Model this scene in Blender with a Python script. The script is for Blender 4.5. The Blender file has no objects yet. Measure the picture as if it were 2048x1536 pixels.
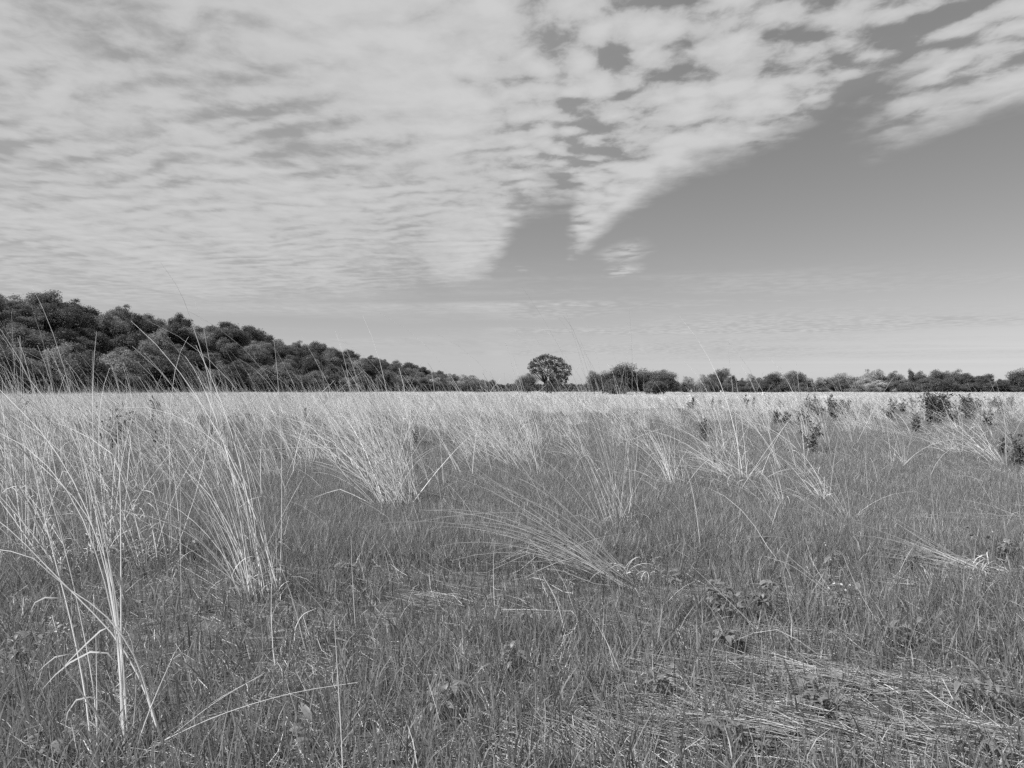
import bpy, math, random
import numpy as np
from mathutils import Vector
R = math.radians
SC = bpy.context.scene
COL = SC.collection

# ------------------------------------------------------------------ camera, sky, sun, exposure
FPX, HOR, EYE = 1450.0, 780.0, 1.5           # focal length and horizon in photo pixels (2048 wide), eye height
cam_d = bpy.data.cameras.new('camera'); cam = bpy.data.objects.new('camera', cam_d); COL.objects.link(cam)
cam.location = (0, 0, EYE); cam.rotation_euler = (R(90), 0, 0)
cam_d.sensor_width = 36.0; cam_d.lens = 36.0*FPX/2048.0
cam_d.shift_y = (HOR-768.0)/2048.0
cam_d.clip_start = 0.05; cam_d.clip_end = 6000
SC.camera = cam

SUN_AZ, SUN_EL = -112.0, 46.0                # sun to the left and a little behind the camera
sun_d = bpy.data.lights.new('sun', 'SUN'); sun_d.energy = 4.6; sun_d.angle = R(0.6); sun_d.color = (1, 1, 1)
sun = bpy.data.objects.new('sun', sun_d); COL.objects.link(sun)
sd = Vector((math.sin(R(SUN_AZ))*math.cos(R(SUN_EL)), math.cos(R(SUN_AZ))*math.cos(R(SUN_EL)), math.sin(R(SUN_EL))))
sun.rotation_euler = sd.to_track_quat('Z', 'Y').to_euler(); sun.location = sd*60

SC.view_settings.view_transform = 'Standard'; SC.view_settings.look = 'None'
SC.view_settings.exposure = 0.6; SC.view_settings.gamma = 1.0; SC.view_settings.use_curve_mapping = False
SC.render.engine = 'CYCLES'
SC.cycles.max_bounces = 3; SC.cycles.diffuse_bounces = 2; SC.cycles.glossy_bounces = 1
SC.cycles.use_adaptive_sampling = True; SC.cycles.adaptive_threshold = 0.02
SC.cycles.transmission_bounces = 2; SC.cycles.transparent_max_bounces = 4
SC.cycles.use_denoising = False; SC.cycles.caustics_reflective = False; SC.cycles.caustics_refractive = False


class NT:
    """small helper to write node trees"""
    def __init__(s, tree): s.t = tree; s.n = tree.nodes; s.l = tree.links
    def put(s, sock, v):
        if isinstance(v, bpy.types.NodeSocket): s.l.new(v, sock)
        elif v is not None: sock.default_value = v
    def node(s, kind, **kw):
        nd = s.n.new(kind)
        for k, v in kw.items(): setattr(nd, k, v)
        return nd
    def m(s, op, a, b=None, c=None, clamp=False):
        nd = s.node('ShaderNodeMath', operation=op, use_clamp=clamp)
        s.put(nd.inputs[0], a); s.put(nd.inputs[1], b); s.put(nd.inputs[2], c)
        return nd.outputs[0]
    def ss(s, x, a, b, to0=0.0, to1=1.0):
        nd = s.node('ShaderNodeMapRange', interpolation_type='SMOOTHSTEP')
        s.put(nd.inputs[0], x); s.put(nd.inputs[1], a); s.put(nd.inputs[2], b); s.put(nd.inputs[3], to0); s.put(nd.inputs[4], to1)
        return nd.outputs[0]
    def xyz(s, x, y, z=0.0):
        nd = s.node('ShaderNodeCombineXYZ'); s.put(nd.inputs[0], x); s.put(nd.inputs[1], y); s.put(nd.inputs[2], z)
        return nd.outputs[0]
    def noise(s, vec, scale, detail=4, rough=0.55, dist=0.0, w=None):
        nd = s.node('ShaderNodeTexNoise')
        if w is not None: nd.noise_dimensions = '4D'; nd.inputs['W'].default_value = w
        if vec is not None: s.l.new(vec, nd.inputs['Vector'])
        nd.inputs['Scale'].default_value = scale; nd.inputs['Detail'].default_value = detail
        nd.inputs['Roughness'].default_value = rough; nd.inputs['Distortion'].default_value = dist
        return nd.outputs[0]
    def curve(s, x, x0, x1, pts, y0, y1):
        nd = s.node('ShaderNodeFloatCurve')
        t = s.m('DIVIDE', s.m('SUBTRACT', x, x0), x1-x0, clamp=True)
        s.l.new(t, nd.inputs['Value'])
        c = nd.mapping.curves[0]
        pp = [((a-x0)/(x1-x0), (b-y0)/(y1-y0)) for a, b in pts]
        c.points[0].location = pp[0]; c.points[1].location = pp[-1]
        for p in pp[1:-1]: c.points.new(*p)
        for p in c.points: p.handle_type = 'AUTO_CLAMPED'
        nd.mapping.update()
        return s.m('ADD', s.m('MULTIPLY', nd.outputs[0], y1-y0), y0)


def build_world():
    w = bpy.data.worlds.new('World'); SC.world = w; w.use_nodes = True
    k = NT(w.node_tree); k.n.clear()
    STR = 0.1
    sky = k.node('ShaderNodeTexSky', sky_type='NISHITA', sun_disc=False)
    sky.sun_elevation = R(SUN_EL); sky.sun_rotation = R(SUN_AZ); sky.altitude = 250; sky.air_density = 1.0
    sky.dust_density = 0.6; sky.ozone_density = 1.0
    sep = k.node('ShaderNodeSeparateColor'); k.l.new(sky.outputs[0], sep.inputs[0])
    # black-and-white film behind a pale yellow filter
    clear = k.m('ADD', k.m('MULTIPLY', sep.outputs[0], 0.50), k.m('MULTIPLY', sep.outputs[1], 0.42))
    clear = k.m('ADD', clear, k.m('MULTIPLY', sep.outputs[2], 0.08))
    clear = k.m('MULTIPLY', k.m('POWER', k.m('MULTIPLY', clear, STR/0.2), 0.9), SKY_GAIN/STR)   # response of the film
    tc = k.node('ShaderNodeTexCoord'); d = k.node('ShaderNodeSeparateXYZ'); k.l.new(tc.outputs['Generated'], d.inputs[0])
    dz = k.m('MAXIMUM', d.outputs[2], 0.012)
    u0 = k.m('DIVIDE', d.outputs[0], dz); v0 = k.m('DIVIDE', d.outputs[1], dz)      # point on a flat cloud layer, in layer heights
    P0 = k.xyz(u0, v0)
    # gentle warping of the layer
    wa = k.m('SUBTRACT', k.noise(P0, 1.1, 3, 0.5, w=1.7), 0.5); wb = k.m('SUBTRACT', k.noise(P0, 1.1, 3, 0.5, w=5.3), 0.5)
    u = k.m('ADD', u0, k.m('MULTIPLY', wa, 0.34)); v = k.m('ADD', v0, k.m('MULTIPLY', wb, 0.5))
    # far edge of the cloud deck
    E = k.curve(u0, -8, 8, [(-8, 9.8), (-4.5, 9.4), (-2.2, 8.8), (-1.1, 8.0), (-0.45, 7.4), (-0.26, 6.9), (-0.1, 5.9), (0.04, 4.7), (0.22, 4.1),
                            (0.36, 4.5), (0.47, 5.7), (0.56, 5.0), (0.75, 3.75), (1.0, 3.2), (1.15, 2.75), (1.24, 2.55), (1.36, 2.85), (1.6, 3.0),
                            (1.78, 2.62), (2.2, 2.3), (3.2, 2.0), (5, 1.6), (8, 1.2)], 0, 10)
    fine = k.m('SUBTRACT', k.noise(k.xyz(k.m('MULTIPLY', u0, 1.0), k.m('MULTIPLY', v0, 0.9)), 4.0, 4, 0.6, w=2.0), 0.5)
    soft = k.m('MULTIPLY', k.m('DIVIDE', k.m('SUBTRACT', E, v), k.m('MAXIMUM', k.m('MULTIPLY', E, 0.13), 0.1)), 1.0)
    edge = k.ss(k.m('ADD', soft, k.m('MULTIPLY', fine, 2.6)), -0.4, 1.8)
    # how solid the deck is, from left to right
    bias = k.curve(u0, -8, 8, [(-8, 0.72), (-3, 0.76), (-1.4, 0.74), (-0.9, 0.66), (-0.45, 0.90), (-0.12, 0.88), (0.05, 0.80), (0.3, 0.74), (0.52, 0.84),
                               (0.85, 0.84), (1.1, 0.74), (1.35, 0.78), (1.7, 0.88), (2.4, 0.84), (8, 0.70)], 0, 1)
    blobs = [(-0.85, 3.2, .16, .4, -.12), (-1.0, 2.3, .5, .5, .10), (0.42, 2.9, .05, .3, -.15), (0.16, 2.5, .25, .5, .12), (0.15, 3.4, .12, .6, .15), (0.75, 2.8, .26, .75, .45), (0.60, 4.0, .13, .9, .6),
             (0.47, 4.75, .06, .5, .4), (-0.3, 2.3, .22, .7, .22), (-0.25, 5.2, .25, 1.2, .25), (1.72, 2.62, .22, .32, .36), (0.42, 2.0, .12, .1, .30),
             (0.62, 1.98, .14, .10, -.22), (1.0, 2.05, .2, .2, -.2),
             (-1.1, 4.2, .35, 1.3, .22), (-2.4, 5.0, 1.2, 1.6, .15), (-0.75, 7.4, .2, .5, -.3)]
    for (bu, bv, ru, rv, am) in blobs:
        if am == 0: continue
        q = k.node('ShaderNodeVectorMath', operation='LENGTH')
        k.l.new(k.xyz(k.m('DIVIDE', k.m('SUBTRACT', u, bu), ru), k.m('DIVIDE', k.m('SUBTRACT', v, bv), rv)), q.inputs[0])
        bias = k.m('ADD', bias, k.ss(q.outputs['Value'], 0.0, 1.7, am, 0.0))
    # streaks that run away from the camera, ripples across them, and round cells
    streak = k.noise(k.xyz(k.m('ADD', k.m('MULTIPLY', u, 2.3), k.m('MULTIPLY', v, -0.2)), k.m('MULTIPLY', v, 0.75)), 1.0, 5, 0.5, w=0.4)
    ripple = k.noise(k.xyz(k.m('MULTIPLY', u, 5.5), k.m('ADD', k.m('MULTIPLY', v, 6.0), k.m('MULTIPLY', u, 1.2))), 1.0, 5, 0.58, 0.3, w=3.1)
    vor = k.node('ShaderNodeTexVoronoi', feature='SMOOTH_F1'); vor.inputs['Scale'].default_value = 1.0; vor.inputs['Smoothness'].default_value = 0.7
    k.l.new(k.xyz(k.m('MULTIPLY', k.m('ADD', u, k.m('MULTIPLY', fine, 0.16)), 8.5), k.m('MULTIPLY', k.m('ADD', v, k.m('MULTIPLY', fine, 0.16)), 7.0)), vor.inputs['Vector'])
    cell = k.m('SUBTRACT', 0.75, vor.outputs['Distance'])
    puff = k.noise(k.xyz(k.m('MULTIPLY', u0, 13.0), k.m('MULTIPLY', v0, 10.0)), 1.0, 5, 0.62, dist=0.4, w=8.0)
    rgt = k.ss(u0, -0.35, 0.3)                                    # cells on the right, smooth sheets on the left
    tex = k.m('ADD', k.m('MULTIPLY', k.m('SUBTRACT', streak, 0.5), 0.95), k.m('MULTIPLY', k.m('SUBTRACT', ripple, 0.5), k.ss(u0, -0.3, 0.3, 1.0, 0.7)))
    tex = k.m('ADD', tex, k.m('MULTIPLY', k.m('MULTIPLY', k.m('SUBTRACT', cell, 0.33), 1.35), rgt))
    tex = k.m('ADD', tex, k.m('MULTIPLY', k.m('SUBTRACT', puff, 0.5), k.ss(u0, -0.6, 0.3, 0.35, 1.0)))
    ph = k.m('ADD', k.m('ADD', k.m('MULTIPLY', v, 26.0), k.m('MULTIPLY', u, 9.0)), k.m('MULTIPLY', k.noise(k.xyz(u0, k.m('MULTIPLY', v0, 1.0)), 3.0, 4, 0.55, w=6.0), 16.0))
    rows = k.m('MULTIPLY', k.m('SINE', ph), k.ss(k.noise(P0, 2.2, 2, 0.5, w=9.0), 0.35, 0.65, 0.03, 0.17))
    rows = k.m('MULTIPLY', rows, k.ss(v0, 9.0, 3.5, 0.25, 1.0))
    tex = k.m('ADD', tex, rows)
    dens = k.ss(k.m('ADD', bias, tex), k.m('ADD', 0.10, k.m('MULTIPLY', rgt, 0.14)), k.m('SUBTRACT', 0.90, k.m('MULTIPLY', rgt, 0.08)))
    dens = k.m('MAXIMUM', dens, k.ss(u0, -0.2, 0.7, 0.50, 0.20))      # a thin veil between the cloudlets
    cover = k.m('MULTIPLY', dens, edge)
    # thin high streaks low over the horizon and two wisps beyond the deck
    lv = k.m('LOGARITHM', k.m('MAXIMUM', v0, 0.5), 2.718); hx = k.m('DIVIDE', u0, k.m('MAXIMUM', v0, 0.5))
    hi = k.noise(k.xyz(k.m('ADD', k.m('MULTIPLY', hx, 1.5), k.m('MULTIPLY', lv, 1.2)), k.m('MULTIPLY', lv, 3.6)), 1.0, 4, 0.5, dist=0.5, w=4.0)
    low = k.m('MULTIPLY', k.ss(hi, 0.40, 0.66), k.ss(v0, 5.0, 8.5))
    low = k.m('MULTIPLY', low, k.ss(v0, 40.0, 9.0, 0.0, 1.0))
    for (bu, bv, ru, rv, am) in [(0.83, 5.3, .18, .45, .95), (0.93, 6.1, .15, .42, .95), (0.10, 6.0, .05, .22, .45), (2.9, 8.1, 2.0, .10, .35)]:
        q = k.node('ShaderNodeVectorMath', operation='LENGTH')
        k.l.new(k.xyz(k.m('DIVIDE', k.m('SUBTRACT', u, bu), ru), k.m('DIVIDE', k.m('SUBTRACT', v0, bv), rv)), q.inputs[0])
        rp = k.ss(k.m('ADD', ripple, k.m('MULTIPLY', fine, .5)), 0.36, 0.56)
        low = k.m('MAXIMUM', low, k.m('MULTIPLY', k.ss(q.outputs['Value'], 0.2, 1.4, am, 0.0), rp))
    cover = k.m('MAXIMUM', cover, k.m('MULTIPLY', low, 0.8))
    lum = k.m('ADD', CLOUD_LO/STR, k.m('MULTIPLY', k.ss(k.m('ADD', k.m('MULTIPLY', tex, 0.6), k.m('MULTIPLY', bias, 0.5)), 0.0, 0.75), (CLOUD_HI-CLOUD_LO)/STR))
    mix = k.m('ADD', k.m('MULTIPLY', clear, k.m('SUBTRACT', 1.0, cover)), k.m('MULTIPLY', lum, cover))
    up = k.ss(d.outputs[2], -0.02, 0.0)
    mix = k.m('ADD', k.m('MULTIPLY', mix, up), k.m('MULTIPLY', 0.12/STR, k.m('SUBTRACT', 1.0, up)))
    bg = k.node('ShaderNodeBackground'); bg.inputs['Strength'].default_value = STR
    k.l.new(k.xyz(mix, mix, mix), bg.inputs['Color'])
    out = k.node('ShaderNodeOutputWorld'); k.l.new(bg.outputs[0], out.inputs[0])
    w.cycles.sampling_method = 'MANUAL'; w.cycles.sample_map_resolution = 256


SKY_GAIN, CLOUD_LO, CLOUD_HI = 0.140, 0.28, 0.405
build_world()

# ------------------------------------------------------------------ materials
def mat_plant(name, base, var=0.35, transl=0.3, rough=0.55, spec=0.25, objcol=False, nodes=False):
    m = bpy.data.materials.new(name); m.use_nodes = True
    k = NT(m.node_tree); k.n.clear()
    at = k.node('ShaderNodeAttribute', attribute_name='tone')
    t = at.outputs['Fac']
    c = k.m('MULTIPLY', t, base)
    if objcol:
        oi = k.node('ShaderNodeObjectInfo'); s = k.node('ShaderNodeSeparateColor'); k.l.new(oi.outputs['Color'], s.inputs[0])
        c = k.m('MULTIPLY', c, s.outputs[0])
    tc = k.node('ShaderNodeTexCoord')
    nz = k.noise(tc.outputs['Object'], 9.0, 3, 0.6)
    c = k.m('MULTIPLY', c, k.ss(nz, 0.25, 0.75, 1-var*0.5, 1+var*0.5))
    col = k.xyz(c, c, c)
    p = k.node('ShaderNodeBsdfPrincipled'); k.l.new(col, p.inputs['Base Color'])
    p.inputs['Roughness'].default_value = rough; p.inputs['Specular IOR Level'].default_value = spec
    out = k.node('ShaderNodeOutputMaterial')
    if transl > 0:
        tr = k.node('ShaderNodeBsdfTranslucent'); k.l.new(col, tr.inputs['Color'])
        mx = k.node('ShaderNodeMixShader'); mx.inputs[0].default_value = transl
        k.l.new(p.outputs[0], mx.inputs[1]); k.l.new(tr.outputs[0], mx.inputs[2]); k.l.new(mx.outputs[0], out.inputs[0])
    else:
        k.l.new(p.outputs[0], out.inputs[0])
    return m


M_GRASS = mat_plant('green_grass', 0.215, 0.3, 0.42, 0.5, 0.35)
M_DRY = mat_plant('dry_grass', 0.70, 0.25, 0.15, 0.6, 0.2)
M_LEAF = mat_plant('tree_foliage', 0.125, 0.3, 0.34, 0.6, 0.2, objcol=True)
M_SHRUB = mat_plant('shrub_foliage', 0.15, 0.4, 0.38, 0.55, 0.25, objcol=True)
M_HERB = mat_plant('herb_leaf', 0.21, 0.35, 0.3, 0.45, 0.4)
M_BARK = mat_plant('bark', 0.10, 0.5, 0.0, 0.9, 0.1)
M_STALK = mat_plant('green_stalk', 0.09, 0.3, 0.0, 0.6, 0.3)
M_PETAL = mat_plant('white_petal', 0.80, 0.1, 0.25, 0.6, 0.2)
M_WHITE = mat_plant('white_paint', 0.80, 0.15, 0.0, 0.5, 0.3)
M_POST = mat_plant('weathered_wood', 0.22, 0.4, 0.0, 0.85, 0.1)


def mat_ground(name, base, lo, hi, sc):
    m = bpy.data.materials.new(name); m.use_nodes = True
    k = NT(m.node_tree); p = k.n['Principled BSDF']
    tc = k.node('ShaderNodeTexCoord')
    a = k.noise(tc.outputs['Object'], sc, 6, 0.65); b = k.noise(tc.outputs['Object'], sc*14, 4, 0.7)
    c = k.m('MULTIPLY', k.ss(a, 0.3, 0.7, lo, hi), k.m('MULTIPLY', k.ss(b, 0.25, 0.75, 0.6, 1.4), base))
    k.l.new(k.xyz(c, c, c), p.inputs['Base Color']); p.inputs['Roughness'].default_value = 0.95
    p.inputs['Specular IOR Level'].default_value = 0.1
    bp = k.node('ShaderNodeBump'); bp.inputs['Strength'].default_value = 0.6; bp.inputs['Distance'].default_value = 0.03
    k.l.new(b, bp.inputs['Height']); k.l.new(bp.outputs[0], p.inputs['Normal'])
    return m


M_SOIL = mat_ground('meadow_soil', 0.085, 0.7, 1.4, 0.8)
M_HILL = mat_ground('forest_floor', 0.05, 0.7, 1.3, 0.1)

# ------------------------------------------------------------------ mesh helpers
def mesh_q(name, V, Q, mat, tone=None, smooth=False):
    V = np.ascontiguousarray(V, dtype=np.float32).reshape(-1, 3); Q = np.ascontiguousarray(Q, dtype=np.int32).reshape(-1, 4)
    me = bpy.data.meshes.new(name)
    me.vertices.add(len(V)); me.vertices.foreach_set('co', V.ravel())
    me.loops.add(Q.size); me.loops.foreach_set('vertex_index', Q.ravel())
    me.polygons.add(len(Q)); me.polygons.foreach_set('loop_start', np.arange(0, Q.size, 4, dtype=np.int32))
    if smooth: me.polygons.foreach_set('use_smooth', np.ones(len(Q), dtype=bool))
    me.update(calc_edges=True)
    a = me.attributes.new('tone', 'FLOAT', 'POINT')
    t = np.ones(len(V), np.float32) if tone is None else np.ascontiguousarray(tone, np.float32).ravel()
    a.data.foreach_set('value', t)
    me.materials.append(mat)
    return me


def merge(parts):
    Vs, Qs, Ts, o = [], [], [], 0
    for V, Q, T in parts:
        V = V.reshape(-1, 3); Vs.append(V); Qs.append(Q.reshape(-1, 4)+o); Ts.append(np.asarray(T).ravel()); o += len(V)
    return np.concatenate(Vs), np.concatenate(Qs), np.concatenate(Ts)


def path(B, L, az, th0, th1, k, pw, wob, floor=None, kink=None, ramp=False):
    n = len(L); t = (np.arange(k)+0.5)/k
    th = th0[:, None]+th1[:, None]*t[None]**pw
    if kink is not None: th = th+kink[:, None]*(t[None] > 0.55)
    a = az[:, None]+wob[:, None]*t[None]
    D = np.stack([np.sin(th)*np.cos(a), np.sin(th)*np.sin(a), np.cos(th)], -1)
    P = np.concatenate([np.zeros((n, 1, 3)), np.cumsum(D*(L/k)[:, None, None], 1)], 1)+B[:, None, :]
    if floor is not None: P[..., 2] = np.maximum(P[..., 2], floor[:, None]*np.minimum(1, np.arange(k+1)/k*2.6)[None]+(B[:, 2:3]*0 if ramp else np.maximum(floor[:, None]*(1-np.minimum(1, np.arange(k+1)/k*2.6)[None]), 0)))
    T = np.concatenate([D[:, :1], (D[:, 1:]+D[:, :-1])*0.5, D[:, -1:]], 1)
    T /= np.linalg.norm(T, axis=-1, keepdims=True)+1e-9
    return P, T


def arr(x, n): return np.full(n, float(x)) if np.isscalar(x) else np.asarray(x, float)


def ribbons(rg, B, L, az, th0, th1, W, k=3, pw=1.4, wob=0.0, tip=0.12, base=0.6, tone=1.0, floor=None, face=None):
    n = len(L); L, az, th0, th1, W, wob, tone = [arr(x, n) for x in (L, az, th0, th1, W, wob, tone)]
    P, T = path(B, L, az, th0, th1, k, pw, wob, floor)
    f = rg.uniform(0, 2*np.pi, n) if face is None else face
    S = np.stack([np.cos(f), np.sin(f), np.zeros(n)], -1)[:, None, :]
    S = S-(S*T).sum(-1, keepdims=True)*T; S /= np.linalg.norm(S, axis=-1, keepdims=True)+1e-9
    t = np.arange(k+1)/k
    w = np.where(t < 0.35, base+(1-base)*t/0.35, 1-(1-tip)*((t-0.35)/0.65)**1.6)
    H = S*(W[:, None, None]*w[None, :, None]*0.5)
    V = np.stack([P-H, P+H], 2)
    i = np.arange(n)[:, None]*(k+1)*2+np.arange(k)[None]*2
    Q = np.stack([i, i+1, i+3, i+2], -1)
    return V, Q, np.repeat(tone, (k+1)*2)


def tubes(rg, B, L, az, th0, th1, W, k=7, pw=1.4, wob=0.0, tip=0.3, tone=1.0, floor=None, sides=3, kink=None, ramp=False):
    n = len(L); L, az, th0, th1, W, wob, tone = [arr(x, n) for x in (L, az, th0, th1, W, wob, tone)]
    P, T = path(B, L, az, th0, th1, k, pw, wob, floor, kink, ramp)
    return tube_from(rg, P, T, W, tip, tone, sides)


def tube_from(rg, P, T, W, tip, tone, sides=3):
    n, k1 = P.shape[0], P.shape[1]; k = k1-1
    f = rg.uniform(0, 2*np.pi, n)
    S = np.stack([np.cos(f), np.sin(f), 0.3*np.ones(n)], -1)[:, None, :]
    S = S-(S*T).sum(-1, keepdims=True)*T; S /= np.linalg.norm(S, axis=-1, keepdims=True)+1e-9
    U = np.cross(T, S)
    w = (1-(1-tip)*(np.arange(k1)/k))[None, :, None]*W[:, None, None]*0.5
    rings = [P+(S*math.cos(2*math.pi*j/sides)+U*math.sin(2*math.pi*j/sides))*w for j in range(sides)]
    V = np.stack(rings, 2)
    i = np.arange(n)[:, None, None]*k1*sides+np.arange(k)[None, :, None]*sides
    j = np.arange(sides)[None, None, :]; j2 = (j+1) % sides
    Q = np.stack([i+j, i+j2, i+sides+j2, i+sides+j], -1)
    return V, Q, np.repeat(tone, k1*sides)


def spline_tube(rg, pts, w0, tip, tone, k=10, sides=3):
    """one stem through given points"""
    p = np.asarray(pts, float); n = len(p)
    d = np.r_[0, np.cumsum(np.linalg.norm(np.diff(p, axis=0), axis=1))]; s = np.linspace(0, d[-1], k+1)
    # Catmull-Rom style sampling through finite-difference tangents
    tg = np.gradient(p, d, axis=0)
    out = []
    for x in s:
        i = min(np.searchsorted(d, x, 'right')-1, n-2); h = d[i+1]-d[i]; t = (x-d[i])/h
        out.append((2*t**3-3*t**2+1)*p[i]+(t**3-2*t**2+t)*h*tg[i]+(-2*t**3+3*t**2)*p[i+1]+(t**3-t**2)*h*tg[i+1])
    P = np.array(out)[None]; T = np.gradient(P[0], axis=0)[None]; T /= np.linalg.norm(T, axis=-1, keepdims=True)
    return tube_from(rg, P, T, np.array([w0]), tip, np.array([tone]), sides)


def link(name, me, parent=None, loc=None, kind=None, label=None, cat=None, group=None):
    o = bpy.data.objects.new(name, me); COL.objects.link(o)
    if parent is not None: o.parent = parent
    if loc is not None: o.location = loc
    return tag(o, label, cat, group, kind)


def tag(o, label=None, cat=None, group=None, kind=None):
    if label: o['label'] = label
    if cat: o['category'] = cat
    if group: o['group'] = group
    if kind: o['kind'] = kind
    return o


def empty(name, loc, label, cat, group=None, rz=0.0):
    o = bpy.data.objects.new(name, None); COL.objects.link(o); o.location = loc; o.rotation_euler = (0, 0, rz); o.empty_display_size = 0.1
    return tag(o, label, cat, group)


def gz(x, y):
    """gentle swells of the meadow"""
    x = np.asarray(x, float); y = np.asarray(y, float)
    f = np.clip(1-(np.hypot(x, y)-60)/60, 0, 1)
    return f*(0.035*np.sin(0.9*x+0.4)*np.cos(0.7*y)+0.03*np.sin(0.35*x-0.5*y+1.0)-0.01)


def gp(px, py):
    """where a photo pixel meets the meadow"""
    d = EYE*FPX/(py-HOR); x = (px-1024)/FPX*d
    return np.array([x, d, float(gz(x, d))])


# ------------------------------------------------------------------ the setting: meadow, hill
def grid_mesh(name, xs, ys, zf, mat):
    X, Y = np.meshgrid(xs, ys); Z = zf(X, Y); V = np.stack([X, Y, Z], -1).reshape(-1, 3)
    nx, ny = len(xs), len(ys); i = (np.arange(ny-1)[:, None]*nx+np.arange(nx-1)[None])
    Q = np.stack([i, i+1, i+nx+1, i+nx], -1)
    return mesh_q(name, V, Q, mat, smooth=True)


xs = np.r_[-2500, -1000, -400, -150, np.arange(-80, 81, 1.0), 150, 400, 1000, 2500]
ys = np.r_[-600, -100, -20, np.arange(-5, 121, 1.0), 200, 400, 800, 1600, 3500]
link('meadow_ground', grid_mesh('meadow_ground', xs, ys, gz, M_SOIL), kind='structure')


def hill_edge(y): return np.interp(y, [60, 130, 190, 280, 420, 600, 760], [-84, -92, -94, -82, -44, -20, 20])


def hill_top(y): return np.interp(y, [60, 130, 230, 330, 430, 520, 620, 760], [21.5, 21.5, 22.5, 23, 16, 13.5, 9, 2])


def hill_z(x, y):
    t = np.clip((hill_edge(y)-6-x)/75.0, 0, 1); t = t*t*(3-2*t)
    return hill_top(y)*t-0.3+0.8*np.sin(x*0.07)*np.cos(y*0.05)*t


def hill_far(x, y):
    return 13*np.exp(-((x-462)/45.0)**2-((y-960)/90.0)**2)-0.4


link('wooded_hill', grid_mesh('wooded_hill', np.arange(-330, 31, 10.0), np.arange(40, 781, 12.0), hill_z, M_HILL), kind='structure')
link('distant_hill', grid_mesh('distant_hill', np.arange(100, 1100, 20.0), np.arange(760, 1160, 20.0), hill_far, M_HILL), kind='structure')

# ------------------------------------------------------------------ trees
def leaf_quads(rg, C, N, size, tone):
    n = len(C); N = N/(np.linalg.norm(N, axis=-1, keepdims=True)+1e-9)
    A = rg.normal(size=(n, 3)); A = A-(A*N).sum(-1, keepdims=True)*N; A /= np.linalg.norm(A, axis=-1, keepdims=True)+1e-9
    U = np.cross(N, A); s = size[:, None]
    V = np.stack([C-A*s*0.62, C-U*s*0.42+A*s*0.05, C+A*s*0.62, C+U*s*0.42+A*s*0.05], 1)
    return V, np.arange(n*4).reshape(n, 4), np.repeat(tone, 4)


def crown_from(rg, lobes, per, size, flat=1.1, fill=0.25):
    """lobes: (x, y, z, r); leaves on the outside of every lobe with some inside"""
    Cs, Ns, Ss, Ts = [], [], [], []
    for (x, y, z, r) in lobes:
        n = max(12, int(per*r*r)); d = rg.normal(size=(n, 3)); d /= np.linalg.norm(d, axis=1, keepdims=True)
        d[:, 2] = np.where(rg.uniform(size=n) < 0.55, np.abs(d[:, 2]), d[:, 2])
        rad = r*np.where(rg.uniform(size=n) < fill, rg.uniform(0.3, 0.8, n), rg.normal(0.93, 0.19, n))
        Cs.append(np.array([x, y, z])+d*rad[:, None]*np.array([1, 1, flat])); Ns.append(d*0.7+rg.normal(size=(n, 3))*0.75+np.array([0, 0, 0.3]))
        Ss.append(size*rg.uniform(0.6, 1.35, n)); Ts.append(rg.uniform(0.72, 1.28, n)*rg.uniform(0.85, 1.15))
    return leaf_quads(rg, np.concatenate(Cs), np.concatenate(Ns), np.concatenate(Ss), np.concatenate(Ts))


def limb_set(rg, lobes, H, rt, fork, base=(0, 0)):
    """trunk with limbs to the lobes"""
    parts = []; b = np.array([base[0], base[1], -0.4]); f = np.array([base[0]*0.6, base[1]*0.6, fork])
    parts.append(spline_tube(rg, [b, (b+f)/2+rg.normal(size=3)*0.02*H*np.array([1, 1, 0]), f], rt*2, 0.7, 1.0, 5, 7))
    for (x, y, z, r) in lobes:
        e = np.array([x, y, z]); s = b+(f-b)*rg.uniform(0.72, 1.0); mid = s*0.5+e*0.5+np.array([0, 0, -0.06*H])*rg.uniform(-0.3, 1)
        parts.append(spline_tube(rg, [s, mid, e], rt*rg.uniform(0.45, 0.8), 0.22, rg.uniform(0.8, 1.2), 5, 4))
    return merge(parts)


def make_tree_kind(seed, H, Rr, zc, Rz, nl, lr, per, size, rt, fork, lowest=0.1):
    rg = np.random.default_rng(seed); lobes = []
    while len(lobes) < nl:
        d = rg.normal(size=3); d /= np.linalg.norm(d)
        if d[2] < -0.55: continue
        q = rg.uniform(0.3, 1.02) if len(lobes) > 3 else 0.3
        x, y, z = d[0]*Rr*q, d[1]*Rr*q, zc+d[2]*Rz*q
        if z < lowest*H: continue
        lobes.append((x, y, z, lr*rg.uniform(0.5, 1.45)))
    cv = crown_from(rg, lobes, per, size)
    tv = limb_set(rg, lobes[::2], H, rt, fork)
    cc = cv[0].reshape(-1, 3)
    return (mesh_q('trunk', *tv[:2], M_BARK, tv[2], True), mesh_q('crown', *cv[:2], M_LEAF, cv[2]), float(np.percentile(cc[:, 2], 99)), float(np.percentile(np.abs(cc[:, :2]), 98)*2))


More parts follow.
